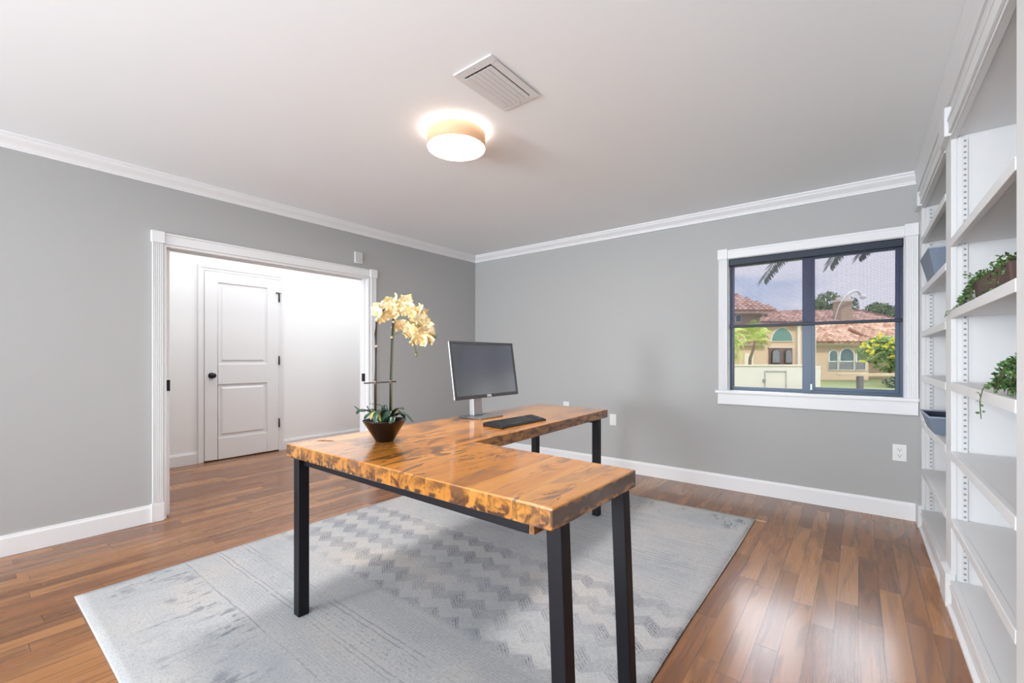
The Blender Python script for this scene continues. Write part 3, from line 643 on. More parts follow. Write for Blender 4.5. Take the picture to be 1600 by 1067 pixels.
STEM = mat('orchid_stem', (0.060, 0.045, 0.018), 0.5, var=0.4, scale=25); CANE = mat('dark_cane', (0.018, 0.012, 0.010), 0.5, var=0.3, scale=20); GRN = mat('green_stalk', (0.115, 0.12, 0.035), 0.5, var=0.2)
RAF = mat('raffia_tie', (0.55, 0.46, 0.27), 0.8, var=0.2)
MB().tube([oat(587, 662), oat(587, 600), oat(587, 545), oat(588, 500)], 0.0036).build('support_cane', CANE, orc)
MB().tube([oat(609.5, 662), oat(610, 600), oat(612, 540), oat(614.5, 498)], 0.0048).build('support_cane', CANE, orc)
MB().tube([oat(568.5, 598.8, -0.008), oat(619, 596, -0.008)], 0.0030).build('cross_cane', CANE, orc)
for q in ((586, 597.8), (610, 596.5), (588, 541), (612.5, 527), (589, 501), (615, 503)):
    p = oat(*q, -0.004); MB().ball(p, 0.0068, 0.0068, 0.006, 8, 6).build('raffia_tie', RAF, orc)
MB().tube([oat(585.5, 662, 0.01), oat(585, 600, 0.008), oat(588, 545, 0.006), oat(585.5, 522), oat(590, 497), oat(596, 488), oat(608, 474), oat(628, 470), oat(648, 480)], 0.0026).build('flower_stem', STEM, orc)
MB().tube([oat(612, 662, -0.008), oat(612, 600, -0.008), oat(614, 540, -0.01), oat(616, 500), oat(624, 496), oat(634, 496), oat(641, 503), oat(652, 505), oat(660, 515), oat(672, 533), oat(679, 529)], 0.0026).build('flower_stem', GRN, orc)
MB().tube([oat(614, 524, -0.01), oat(622, 519.5, -0.015), oat(632, 520, -0.02), oat(645, 532, -0.02), oat(649, 545, -0.02), oat(650, 552, -0.02)], 0.0022).build('flower_stem', GRN, orc)
BUD = mat('green_bud', (0.20, 0.21, 0.09), 0.5, var=0.15)
for q, r in (((650.5, 554), 0.009), ((679, 526), 0.011), ((673, 535), 0.010)):
    MB().ball(oat(*q, -0.015), r*0.8, r*0.8, r*1.2, 10, 8).build('bud', BUD, orc)
m = M('cream_petal'); x, y, z = m.pos('obj'); n = m.noise(m.vec(x, y, z), 25.0, 3); m.color(m.mix(n.ss(0.35, 0.65), (0.84, 0.66, 0.33), (0.90, 0.79, 0.54))); m.rough(0.6)
m.b.inputs['Subsurface Weight'].default_value = 0.15; m.b.inputs['Subsurface Radius'].default_value = (0.02, 0.012, 0.006); PET = m.m
LIP = mat('petal_lip', (0.80, 0.55, 0.22), 0.5, var=0.15)
def petal(b, M4, ang, L_, W_, cup):
    R = Matrix.Rotation(ang, 4, 'Y'); v = []
    for i in range(6):
        t_ = i/5; ww = W_*math.sin(math.pi*(0.10+0.86*t_)**0.8)
        for s_ in (-1, -0.5, 0, 0.5, 1):
            ru = 0.10*L_*math.sin(3*s_+5*t_)*t_
            v.append(M4@(R@Vector((ww*s_, -cup*(t_*t_)*L_-0.25*ww*(1-s_*s_)+ru, L_*t_))))
    b.add(v, [(i*5+k_, i*5+k_+1, (i+1)*5+k_+1, (i+1)*5+k_) for i in range(5) for k_ in range(4)], True)
rf = random.Random(5)
FP = [(594, 482, 0.0), (598, 497, 0.01), (606, 472, 0.01), (611, 486, 0.02), (619, 470, -0.02), (627, 477, -0.02), (634, 471, 0.02), (616, 494, 0.04), (640, 478, -0.02), (645, 490, -0.04), (632, 488, 0.03),
      (655, 485, -0.03), (664, 493, -0.02), (656, 499, -0.05), (667, 506, -0.03), (624, 508, 0.03), (636, 511, 0.04), (648, 514, 0.02), (660, 515, -0.04), (670, 520, 0.0), (655, 526, -0.03), (664, 534, -0.02), (640, 522, 0.05), (646, 503, 0.05), (650, 533, 0.0), (601, 476, 0.02), (612, 478, -0.03), (621, 484, 0.0), (630, 482, 0.04), (638, 484, -0.05), (648, 483, 0.02), (660, 490, 0.04), (661, 501, 0.02), (652, 494, 0.03), (667, 514, 0.03), (663, 526, 0.03), (669, 530, -0.02), (657, 508, 0.03), (590, 488, -0.01)]
for (fx, fy_, dd) in FP:
    p = oat(fx, fy_, dd); yaw = YAW+math.pi*0+rf.uniform(-1.1, 1.1); pit = rf.uniform(-0.5, 0.7)
    Mx = Matrix.Translation(p)@Matrix.Rotation(yaw, 4, 'Z')@Matrix.Rotation(pit, 4, 'X')@Matrix.Rotation(rf.uniform(-0.6, 0.6), 4, 'Y')
    b = MB(); S = rf.uniform(0.85, 1.1)
    for ang, L_, W_ in ((0, 0.034, 0.014), (2.2, 0.032, 0.013), (-2.2, 0.032, 0.013), (1.25, 0.038, 0.021), (-1.25, 0.038, 0.021)): petal(b, Mx, ang, L_*S, W_*S, 0.3)
    fo = b.build('flower', PET, orc)
    b = MB(); petal(b, Mx@Matrix.Translation((0, -0.004, 0)), math.pi, 0.016*S, 0.008*S, 0.9); b.ball(Mx@Vector((0, -0.005, 0.0)), 0.005*S, None, None, 8, 6); b.build('flower_lip', LIP, fo)

# ------------------------------------------------------------------ trailing plants on the bookcase
m = M('ivy_leaf'); x, y, z = m.pos('obj'); n = m.noise(m.vec(x, y, z), 45.0, 2); m.color(m.mix(n.ss(0.35, 0.65), (0.018, 0.065, 0.018), (0.115, 0.23, 0.06))); m.rough(0.45); IVY = m.m
IVYL = mat('ivy_leaf_light', (0.22, 0.36, 0.14), 0.5, var=0.35, scale=40)
def ivy(parent, strands, rg, n_per=26, ls=0.013, m_=None):
    b = MB(); st_ = MB()
    for pts in strands:
        pts = [Vector(p) for p in pts]; st_.tube(pts, 0.0011, 5)
        segs = [(pts[i], pts[i+1]) for i in range(len(pts)-1)]; tot = sum((q-p).length for p, q in segs); n = max(4, int(n_per*tot/0.2))
        for _ in range(n):
            d_ = rg.random()*tot
            for p, q in segs:
                l = (q-p).length
                if d_ <= l: break
                d_ -= l
            c_ = p.lerp(q, min(1, d_/max(l, 1e-6)))
            dr = Vector((rg.gauss(0, 1), rg.gauss(0, 1), rg.gauss(0.2, 0.8))).normalized(); sd = dr.cross(Vector((rg.gauss(0, 1), rg.gauss(0, 1), rg.gauss(0, 1)))).normalized(); s_ = ls*rg.uniform(0.7, 1.25)
            up = dr.cross(sd)*s_*0.15; e = c_+dr*s_*0.25
            b.add([e, e+dr*s_*0.5+sd*s_*0.34-up, e+dr*s_*1.15, e+dr*s_*0.5-sd*s_*0.34-up, e+dr*s_*0.55+up], [(0, 1, 4), (1, 2, 4), (2, 3, 4), (3, 0, 4)])
    b.build('foliage', m_ or IVY, parent); so_ = st_.build('stems', GRN, parent); so_['kind'] = 'stuff'
rg = random.Random(3)
pl = thing('trailing_plant', 'trailing green plant in a brown trough, upper right shelf', 'potted plant', (0.44, 2.36, 1.3645))
TR = mat('brown_trough', (0.095, 0.055, 0.047), 0.75, var=0.15, scale=14, bump=0.25)
b = MB()
def trough(b, x0, x1, y0, y1, z0, z1, i): b.hexa([(x0+i, y0+i, z0), (x1-i, y0+i, z0), (x1-i, y1-i, z0), (x0+i, y1-i, z0), (x0, y0, z1), (x1, y0, z1), (x1, y1, z1), (x0, y1, z1)])
PX0, PX1, PY0, PY1 = 0.372, 0.50, 2.06, 2.60
trough(b, PX0, PX1, PY0, PY1, 1.3645, 1.455, 0.008); b.build('trough', TR, pl, bevel=0.006)
MB().box(PX0+0.008, PX1-0.008, PY0+0.008, PY1-0.008, 1.4555, 1.460).build('soil', mat('soil_dark', (0.03, 0.02, 0.014), 0.95, var=0.4, scale=70), pl)
S = []
for i in range(34):
    y = rg.uniform(PY0, PY1); x = rg.uniform(PX0, PX1-0.02)
    S.append([(x, y, 1.455), (x+rg.uniform(-0.03, 0.02), y+rg.uniform(-0.03, 0.04), 1.475+rg.uniform(0, 0.012)), (x+rg.uniform(-0.05, 0.02), y+rg.uniform(-0.05, 0.06), 1.468+rg.uniform(-0.01, 0.022))])
for i in range(9):
    y = rg.uniform(2.46, 2.62); S.append([(0.40, y, 1.46), (0.385, y+0.07, 1.475), (0.372+rg.uniform(-0.01, 0.02), y+0.15, 1.455), (0.362, y+0.21+rg.uniform(0, 0.03), 1.41), (0.357+rg.uniform(-0.01, 0.01), y+0.22+rg.uniform(0, 0.05), 1.372)])
for y in (2.08, 2.13, 2.24, 2.52, 2.55, 2.57): S.append([(0.385, y, 1.46), (0.362, y+0.01, 1.452), (0.358, y+0.015, 1.41), (0.357, y+0.01, 1.375)])
ivy(pl, S, rg, 30)
pts = [(0.350, 2.72, 1.372), (0.336, 2.76, 1.370), (0.330, 2.80, 1.362), (0.328, 2.86, 1.352), (0.326, 2.92, 1.345)]
ivy(pl, [pts, [(0.355, 2.72, 1.375), (0.345, 2.79, 1.369)]], rg, 14, 0.010)
pl2 = thing('trailing_plant', 'bushy green plant hanging over the middle right shelf', 'potted plant', (0.42, 1.87, 1.035))
b = MB(); b.lathe([(0, 0.001), (0.048, 0.001), (0.060, 0.080), (0.064, 0.085), (0.056, 0.085), (0.0, 0.07)], (0.43, 1.86, 1.035), 28); b.build('pot', mat('white_pot', (0.72, 0.71, 0.69), 0.4), pl2)
S = []
for i in range(46):
    a = rg.uniform(0, 2*math.pi); r0 = 0.03
    c_ = Vector((0.43, 1.86, 1.118)); ex = rg.uniform(-0.10, 0.02); ey = rg.uniform(-0.02, 0.23)
    S.append([c_+Vector((r0*math.cos(a), r0*math.sin(a), 0)), c_+Vector((ex*0.5, ey*0.35, 0.035+rg.uniform(-0.01, 0.02))), c_+Vector((ex*0.85, ey*0.7, 0.005)), c_+Vector((ex, ey, -0.055-0.03*rg.random()))])
for i in range(3): 
    e = rg.uniform(-0.015, 0.015); S.append([(0.34, 2.07, 1.07), (0.325, 2.12+e, 1.045), (0.318, 2.12+e, 1.005), (0.320, 2.115+e, 0.965-0.01*i)])
ivy(pl2, [[(p[0] if isinstance(p, tuple) else p.x, p[1] if isinstance(p, tuple) else p.y, max(1.040, p[2] if isinstance(p, tuple) else p.z) if (p[0] if isinstance(p, tuple) else p.x) > 0.335 else (p[2] if isinstance(p, tuple) else p.z)) for p in s_] for s_ in S[:46]], rg, 30, 0.015)
ivy(pl2, S[46:], rg, 9, 0.010)
ivy(pl2, [s_ for s_ in [[(0.40, 1.90, 1.13), (0.36, 2.0, 1.13), (0.345, 2.08, 1.08)], [(0.40, 1.88, 1.14), (0.37, 1.93, 1.145), (0.35, 2.02, 1.10)], [(0.39, 1.86, 1.12), (0.352, 1.95, 1.09), (0.345, 2.0, 1.055)]]], rg, 34, 0.013, IVYL)

# ------------------------------------------------------------------ ceiling lamp and vent
lp = at(713, 232, 2.519); lc = Vector((lp.x, lp.y, 0))
la = thing('ceiling_lamp', 'round flush ceiling lamp with a peach drum band, switched on', 'ceiling lamp', (lc.x, lc.y, ZC))
R0 = 0.166
m = M('peach_band'); x, y, z = m.pos('obj'); n = m.noise(m.vec(x, y, z*8.0), 60.0, 2)
m.color(m.mix(n, (0.70, 0.42, 0.24), (0.76, 0.48, 0.30))); m.rough(0.6); m.b.inputs['Emission Color'].default_value = (1.0, 0.52, 0.27, 1); m.b.inputs['Emission Strength'].default_value = 0.20; PEACH = m.m
MB().lathe([(R0-0.003, 2.340), (R0, 2.340), (R0, 2.421), (R0-0.003, 2.421), (R0-0.003, 2.340)], lc, 72).build('lamp_shade', PEACH, la)
DIF = mat('lamp_diffuser', (0.95, 0.93, 0.90), 0.5, emit=(1.0, 0.95, 0.90), es=LAMP*3.6)
GLW = mat('lamp_light_ring', (0.95, 0.93, 0.90), 0.5, emit=(1.0, 0.94, 0.88), es=LAMP*0.42)
MB().lathe([(0, 2.3440), (R0-0.006, 2.3440), (R0-0.004, 2.3460), (R0-0.004, 2.3500), (0, 2.3500)], lc, 72).build('diffuser', DIF, la)
MB().lathe([(0, 2.405), (R0-0.012, 2.405), (R0-0.012, 2.416), (R0-0.045, 2.419), (0, 2.419)], lc, 72).build('light_ring', GLW, la)
MB().lathe([(0, 2.4195), (0.10, 2.4195), (0.10, ZC-0.0005), (0, ZC-0.0005)], lc, 32).build('ceiling_plate', TRIM, la)

vt = thing('ceiling_vent', 'white rectangular air vent with long louvres in the ceiling', 'vent', (-1.34, 1.605, ZC))
VX0, VX1, VY0, VY1 = -1.455, -1.228, 1.420, 1.792; VM = mat('vent_white', (0.72, 0.72, 0.725), 0.45, coords='pos')
b = MB(); frame_ = [(VX0, VX1, VY0, VY0+0.042), (VX0, VX1, VY1-0.030, VY1), (VX0, VX0+0.030, VY0+0.042, VY1-0.030), (VX1-0.038, VX1, VY0+0.042, VY1-0.030)]
for a, c, e, f in frame_: b.box(a, c, e, f, ZC-0.007, ZC-0.0005)
b.build('vent_frame', VM, vt, bevel=0.002)
MB().box(VX0+0.03, VX1-0.038, VY0+0.042, VY1-0.03, ZC-0.0018, ZC-0.0008).build('vent_throat', mat('vent_dark', (0.16, 0.16, 0.16), 0.8), vt)
nx = 6; x0 = VX0+0.031; x1 = VX1-0.039; wd = (x1-x0)/nx
for i in range(nx):
    a = x0+i*wd; b = MB()
    sgn = 1 if i < 3 else 1
    p_, q_ = a+wd*0.06, a+wd*1.02
    q_ = a+wd*0.80
    b.hexa([(p_, VY0+0.047, ZC-0.0125), (q_, VY0+0.056, ZC-0.0070), (q_, VY1-0.031, ZC-0.0070), (p_, VY1-0.031, ZC-0.0125),
            (p_, VY0+0.047, ZC-0.0110), (q_, VY0+0.056, ZC-0.0055), (q_, VY1-0.031, ZC-0.0055), (p_, VY1-0.031, ZC-0.0110)])
    b.build('louvre', VM, vt)
for yy in (VY0+0.02, VY1-0.015): MB().ball(((VX0+VX1)/2, yy, ZC-0.0075), 0.003, 0.003, 0.0015, 8, 6).build('screw', mat('screw_grey', (0.4, 0.4, 0.4), 0.4, metal=0.5), vt)

# ------------------------------------------------------------------ wall plates
def plate_y(name, label, cat, x0, x1, z0, z1, outlet=True):
    t = thing(name, label, cat, ((x0+x1)/2, YW, z0)); y = YW
    MB().box(x0, x1, y-0.0065, y-0.0003, z0, z1).build('cover_plate', PLATE, t, bevel=0.0025)
    cx = (x0+x1)/2; cz = (z0+z1)/2
    if outlet:
        for dz in (0.021, -0.021):
            s_ = MB().box(cx-0.017, cx+0.017, y-0.008, y-0.006, cz+dz-0.015, cz+dz+0.015).build('socket', PLATE, t, bevel=0.001)
            q = MB().box(cx-0.009, cx-0.0065, y-0.0086, y-0.0079, cz+dz-0.001, cz+dz+0.009).box(cx+0.0065, cx+0.009, y-0.0086, y-0.0079, cz+dz-0.001, cz+dz+0.008).box(cx-0.003, cx+0.003, y-0.0086, y-0.0079, cz+dz-0.011, cz+dz-0.005)
            q.build('socket_slots', SLOT, s_)
    else:
        MB().box(cx-0.016, cx+0.016, y-0.0085, y-0.006, cz-0.033, cz+0.033).build('rocker', PLATE, t, bevel=0.001)
    return t
plate_y('wall_outlet', 'white power outlet low on the wall between window and bookcase', 'outlet', 0.193, 0.270, 0.409, 0.528)
plate_y('wall_outlet', 'white outlet plate on the wall just right of the desk end', 'outlet', -2.006, -1.936, 0.455, 0.570, False)
plate_y('wall_outlet', 'small white plate peeking above the far end of the desk', 'outlet', -2.560, -2.488, 0.548, 0.662, False)
t = thing('wall_chime', 'small white box high on the left wall above the doorway corner', 'door chime', (XL, 2.49, 2.072))
MB().box(XL+0.0003, XL+0.020, 2.449, 2.531, 2.072, 2.184).build('chime_cover', mat('chime_white', (0.66, 0.66, 0.65), 0.5), t, bevel=0.003)
g = MB()
for i in range(3): g.box(XL+0.0200, XL+0.0208, 2.463+i*0.021, 2.473+i*0.021, 2.085, 2.171)
g.build('chime_grille', mat('chime_grey', (0.5, 0.5, 0.5), 0.6), t)

# ================================================================== outdoors
GZ = -0.70
def ebox(b, px0, px1, py0, py1, d, th, base=None):
    a = at(px0, py0, d); c = at(px1, py1, d); z1 = a.z; z0 = c.z if base is None else base
    p = [Vector((a.x, a.y, 0)), Vector((c.x, c.y, 0))]; q = [v_+FW*th for v_ in p]
    b.hexa([(p[0].x, p[0].y, z0), (p[1].x, p[1].y, z0), (q[1].x, q[1].y, z0), (q[0].x, q[0].y, z0), (p[0].x, p[0].y, z1), (p[1].x, p[1].y, z1), (q[1].x, q[1].y, z1), (q[0].x, q[0].y, z1)])
    return b
m = M('lawn'); x, y, z = m.pos('pos'); n = m.noise(m.vec(x, y), 3.0, 5, 0.7); n2 = m.noise(m.vec(x, y), 0.5, 2)
m.color(m.mix(n*0.6+n2*0.4, (0.15, 0.20, 0.06), (0.30, 0.33, 0.13))); m.rough(0.9); LAWN = m.m
g = MB(); g.add([(-60, 4.6, GZ), (90, 4.6, GZ), (90, 110, GZ), (-60, 110, GZ)], [(0, 1, 2, 3)]); struct(g.build('lawn', LAWN))
g = MB(); struct(g.add([(-30, -40, GZ-0.01), (40, -40, GZ-0.01), (40, 4.6, GZ-0.01), (-30, 4.6, GZ-0.01)], [(0, 1, 2, 3)]).build('patio_ground', mat('patio', (0.45, 0.42, 0.38), 0.9, coords='pos')))
STUC = mat('peach_stucco', (0.72, 0.54, 0.40), 0.9, var=0.06, scale=3, coords='pos'); STU2 = mat('cream_trim', (0.80, 0.74, 0.66), 0.8, var=0.03, coords='pos'); OLIVE = mat('tan_stucco', (0.52, 0.40, 0.27), 0.9, var=0.05, coords='pos')
WHT = mat('white_garden_wall', (0.80, 0.765, 0.74), 0.9, var=0.04, scale=1, coords='pos'); WFR = mat('white_window_frame', (0.85, 0.86, 0.84), 0.6); PANE = mat('dark_pane', (0.10, 0.17, 0.19), 0.12, var=0.5, scale=2.0); BRN = mat('mauve_window_frame', (0.24, 0.15, 0.15), 0.6)
m = M('clay_tiles'); x, y, z = m.pos('obj')
cx = x/0.42; cy = y/0.48; rr = m.white(m.vec(cx.floor(), cy.floor())); hump = ((cx.fract()-0.5).abs()*-2.0+1.0); row = cy.fract()
c = m.ramp(rr, [(0.0, (0.46, 0.27, 0.20)), (0.5, (0.64, 0.42, 0.33)), (1.0, (0.82, 0.62, 0.50))])
c = m.mix((hump.lt(0.16))*0.8, c, (0.17, 0.085, 0.06)); m.color(c); m.rough(0.85); TILE = m.m
def roof(name, corners, parent):           # corners in world; first two along the eave
    P_ = [Vector(p) for p in corners]; o0 = P_[0]; ex = (P_[1]-P_[0]).normalized(); nrm = ex.cross(P_[-1]-P_[0]).normalized(); ey = nrm.cross(ex)
    R = Matrix((ex, ey, nrm)).transposed(); Ri = R.transposed()
    loc = [Ri@(p-o0) for p in P_]; n = len(loc); v = [(q.x, q.y, -0.02) for q in loc]+[(q.x, q.y, -0.16) for q in loc]
    f = [tuple(range(n)), tuple(range(2*n-1, n-1, -1))]+[(i, n+i, n+(i+1) % n, (i+1) % n) for i in range(n)]
    x0 = min(q.x for q in loc); x1 = max(q.x for q in loc); k = math.floor(x0/0.42)
    while k*0.42 < x1:                                       # rows of barrel tiles, clipped to the slope
        xc = (k+0.5)*0.42; k += 1; ys_ = []
        for i in range(n):
            p, q = loc[i], loc[(i+1) % n]
            if (p.x-xc)*(q.x-xc) < 0: ys_.append(p.y+(q.y-p.y)*(xc-p.x)/(q.x-p.x))
        if len(ys_) < 2: continue
        ya, yb_ = min(ys_), max(ys_); yy = ya-0.05
        while yy < yb_:
            ye = min(yy+0.48, yb_); o_ = len(v)
            for (yq, hh) in ((yy, 0.07), (ye, 0.0)):
                for j in range(5):
                    t_ = math.pi*j/4; v.append((xc-0.175*math.cos(t_), yq, hh+0.12*math.sin(t_)))
            f += [(o_+j, o_+j+1, o_+j+6, o_+j+5) for j in range(4)]+[(o_+4, o_+3, o_+2, o_+1, o_)]
            yy += 0.48
    me = bpy.data.meshes.new(name); me.from_pydata(v, [], f); me.materials.append(TILE)
    o = bpy.data.objects.new(name, me); C.objects.link(o); o.parent = parent; o.location = o0-wloc(parent); o.rotation_euler = R.to_euler(); return o
def arch_window(px0, px1, py0, py1, d, parent, fr_px=1.2, mull=True, m_fr=None, m_p=None, half=False, rail=None):
    """arched window: white surround, pane; thickness along the view axis of the house"""
    def shape(x0, x1, y0, y1, n=12):
        r = (x1-x0)/2; cx_ = (x0+x1)/2; ry = (y1-y0) if half else r
        return [(x0, y1), (x1, y1)]+[(cx_+r*math.cos(math.pi*i/n), (y1 if half else y0+r)-ry*math.sin(math.pi*i/n)) for i in range(n+1)]
    def slab(pts, d0, th, nm, mm, par):
        b = MB(); q = [at(x_, y_, d) for x_, y_ in pts]; n = len(q); f0 = [v_+FW*(d0) for v_ in q]; f1 = [v_+FW*(d0+th) for v_ in q]
        b.add(f0+f1, [tuple(range(n)), tuple(range(2*n-1, n-1, -1))]+[(i, n+i, n+(i+1) % n, (i+1) % n) for i in range(n)]); return b.build(nm, mm, par)
    w_ = slab(shape(px0, px1, py0, py1), -0.10, 0.10, 'window', m_fr or WFR, parent)
    slab(shape(px0+fr_px, px1-fr_px, py0+fr_px, py1-fr_px), -0.13, 0.03, 'pane', m_p or PANE, w_)
    if rail:
        b = MB(); ebox(b, px0+0.5, px1-0.5, rail-0.7, rail+0.7, d-0.17, 0.05); b.build('rail', m_fr or WFR, w_)
        b = MB(); ebox(b, px0+fr_px, px1-fr_px, rail+0.7, py1-fr_px, d-0.14, 0.008); b.build('lower_pane', mat('grey_pane', (0.22, 0.23, 0.26), 0.3, var=0.2), w_)
    return w_
hs = thing('neighbouring_house', 'peach stucco house with clay tile roofs seen through the window', 'house', (*at(1300, 558, 36).xy, GZ))
ebox(MB(), 1272, 1357, 535, 594, 36, 7, GZ).build('right_wing', STUC, hs)
ebox(MB(), 1357, 1500, 537, 594, 38.5, 4, GZ).build('rear_wall', STUC, hs)
ebox(MB(), 1272, 1480, 534.6, 539.5, 35.4, 0.6).build('fascia', STU2, hs)
roof('tile_roof', [at(1262, 534.5, 35.2), at(1560, 534.5, 35.2), at(1338, 485, 43.4), at(1225, 486, 43.4)], hs)
MB().tube([at(1327, 513.5, 37.4), at(1363, 531.5, 35.5)], 0.13, 8).build('hip_ridge', mat('ridge_tile', (0.30, 0.15, 0.11), 0.9), hs)
MB().tube([at(1338, 485, 43.3), at(1560, 534, 35.1)], 0.16, 8).build('hip_ridge', MATS['ridge_tile'], hs)
b = MB(); ebox(b, 1314, 1331.5, 468, 512, 40, 1.0); ch = b.build('chimney', OLIVE, hs)
b = MB(); ebox(b, 1312.5, 1333, 467.5, 470.5, 39.95, 1.1); ebox(b, 1316.5, 1330, 463, 468, 40.1, 0.8); b.build('chimney_cap', STU2, ch)
arch_window(1293.8, 1308, 546.5, 578.5, 36, hs, 1.4, rail=564.5)
arch_window(1310.4, 1333.6, 543.5, 578.5, 36, hs, 1.5, rail=564.5)
arch_window(1336.4, 1351.5, 546.5, 578.5, 36, hs, 1.4, rail=564.5)
# entry tower
ebox(MB(), 1196, 1254, 503, 600, 35.2, 5, GZ).build('entry_tower', STUC, hs)
ebox(MB(), 1246.5, 1251, 508, 600, 34.9, 0.3, GZ).build('column', STU2, hs)
ebox(MB(), 1268.5, 1275, 506, 600, 34.6, 0.5, GZ).build('column', STU2, hs)
ebox(MB(), 1190, 1256, 501.5, 504.5, 34.9, 0.4).build('fascia', STU2, hs)
arch_window(1203.8, 1238, 511.5, 533.8, 35.2, hs, 1.3, half=True, m_p=mat('green_pane', (0.16, 0.30, 0.27), 0.15, var=0.4, scale=1.5))
b = MB(); ebox(b, 1202, 1238, 543.5, 569.5, 35.1, 0.10); wd_ = b.build('window', BRN, hs)
b = MB(); ebox(b, 1201, 1239, 542.0, 543.5, 35.05, 0.15); b.build('lintel', STU2, wd_)
for a, c in ((1205, 1218), (1225.5, 1237)): 
    w_ = arch_window(a, c, 545.5, 567.5, 35.0, hs, 1.1, m_fr=mat('dark_brown_frame', (0.08, 0.05, 0.05), 0.5), m_p=mat('blue_pane', (0.25, 0.27, 0.31), 0.2, var=0.3))
roof('tile_roof', [at(1187, 503.5, 34.6), at(1260, 503.5, 34.6), at(1254, 497, 36.5), at(1200, 481.5, 39.5)], hs)
# left wing, two storeys
ebox(MB(), 1100, 1191, 488.5, 545, 36.6, 5, GZ).build('upper_wall', OLIVE, hs)
ebox(MB(), 1100, 1207, 484.5, 489.0, 35.6, 1.0).build('fascia', STU2, hs)
roof('tile_roof', [at(1090, 485, 35.5), at(1212, 485, 35.5), at(1196, 481.0, 36.6), at(1085, 438, 43)], hs)
arch_window(1148, 1158, 491, 504, 36.6, hs, 1.2)
ebox(MB(), 1100, 1198, 538, 600, 33, 3, GZ).build('left_wing', STUC, hs)
ebox(MB(), 1100, 1198, 534, 539.5, 32.6, 0.5).build('fascia', STU2, hs)
roof('tile_roof', [at(1100, 534.5, 32.5), at(1199, 534.5, 32.5), at(1176, 526, 34.6), at(1100, 522, 35.4)], hs)
ebox(MB(), 1163.5, 1177, 552, 600, 32.92, 0.06, GZ).build('doorway', mat('pale_door', (0.85, 0.80, 0.68), 0.7), hs)
ebox(MB(), 1148, 1151.5, 553, 560, 32.8, 0.2).build('wall_lantern', BRN, hs)
# garden wall
gw = thing('garden_wall', 'long white garden wall with a framed access panel', 'wall', (*at(1180, 558, 24).xy, GZ))
ebox(MB(), 1060, 1262, 571.5, 611, 24, 0.25, GZ).build('wall_body', WHT, gw)
ebox(MB(), 1060, 1262, 569.8, 572, 23.94, 0.37).build('wall_cap', STU2, gw)
PF = mat('panel_frame_grey', (0.50, 0.50, 0.49), 0.7); b = MB()
ebox(b, 1195, 1229.5, 579, 580.6, 23.94, 0.05); ebox(b, 1195, 1196.6, 580.6, 611, 23.94, 0.05, GZ); ebox(b, 1228, 1229.5, 580.6, 611, 23.94, 0.05, GZ); b.build('panel_frame', PF, gw)
b = MB(); ebox(b, 1193, 1196.5, 592, 596, 23.88, 0.05); b.build('latch', mat('latch_grey', (0.3, 0.3, 0.3), 0.5), gw)
gp_ = MB(); ebox(gp_, 1270, 1282, 574, 611, 23.8, 0.42, GZ); ebox(gp_, 1269, 1283, 572, 574.5, 23.77, 0.48)
tag(gp_.build('gate_pillar', WHT), 'short white pillar at the right end of the white garden wall', 'pillar')
# rail with post
rl = thing('lawn_bench', 'long tan plank on a dark post standing on the lawn', 'bench', (*at(1346, 558, 22).xy, GZ))
ebox(MB(), 1313, 1440, 583.5, 587.5, 22, 0.30).build('plank', mat('tan_plank', (0.72, 0.55, 0.40), 0.8), rl)
ebox(MB(), 1342.5, 1349.5, 587.5, 616, 22.05, 0.2, GZ).build('post', mat('grey_post', (0.17, 0.16, 0.18), 0.8), rl)
ebox(MB(), 1425, 1432, 587.5, 616, 22.05, 0.2, GZ).build('post', MATS['grey_post'], rl)
# gooseneck lamp on the roof
gk = thing('gooseneck_lamp', 'white curved gooseneck lamp rising beside the chimney', 'lamp', at(1304, 505, 39.6))
WP = mat('white_pole', (0.85, 0.87, 0.90), 0.5)
MB().tube([at(1303.5, 507, 39.5), at(1307, 490, 39.2), at(1312, 476, 39.0), at(1320, 464, 38.9), at(1330, 456.5, 38.9), at(1338, 454, 38.9), at(1342, 456, 38.9), at(1344, 461, 38.9)], [0.05, 0.05, 0.05, 0.09, 0.13, 0.13, 0.12, 0.10], 8).build('pole', WP, gk)
MB().ball(at(1348.5, 463.5, 38.9), 0.26, 0.24, 0.22).build('lamp_head', WP, gk)

# foliage
def leafmat(name, a, b_, s=1.2):
    m = M(name); x, y, z = m.pos('obj'); n = m.noise(m.vec(x, y, z), s, 4, 0.7); m.color(m.mix(n.ss(0.3, 0.7), a, b_)); m.rough(0.7); return m.m
def clump(c, rx, rz_, n, s_, rg, blobs=7):
    c = Vector(c); b = MB(); bl = [(c+Vector((rg.uniform(-.6, .6)*rx, rg.uniform(-.6, .6)*rx, rg.uniform(-.5, .55)*rz_)), rg.uniform(0.4, 0.62)) for _ in range(blobs)]
    for _ in range(n):
        bc_, k_ = bl[rg.randrange(blobs)]
        d_ = Vector((rg.gauss(0, 1), rg.gauss(0, 1), rg.gauss(0, 1))).normalized(); p = bc_+Vector((d_.x*rx*k_, d_.y*rx*k_, d_.z*rz_*k_))*rg.uniform(0.75, 1.05)
        u = Vector((rg.gauss(0, 1), rg.gauss(0, 1), rg.gauss(0, 1))).normalized(); v_ = u.cross(d_).normalized(); u = u*s_*rg.uniform(.6, 1.3); v_ = v_*s_*0.6
        b.add([p-u, p+v_, p+u, p-v_], [(0, 1, 2, 3)])
    return b
rt_ = random.Random(11)
OAK = leafmat('oak_leaves', (0.07, 0.13, 0.03), (0.26, 0.36, 0.10)); BARK = mat('bark', (0.20, 0.15, 0.11), 0.95, var=0.3)
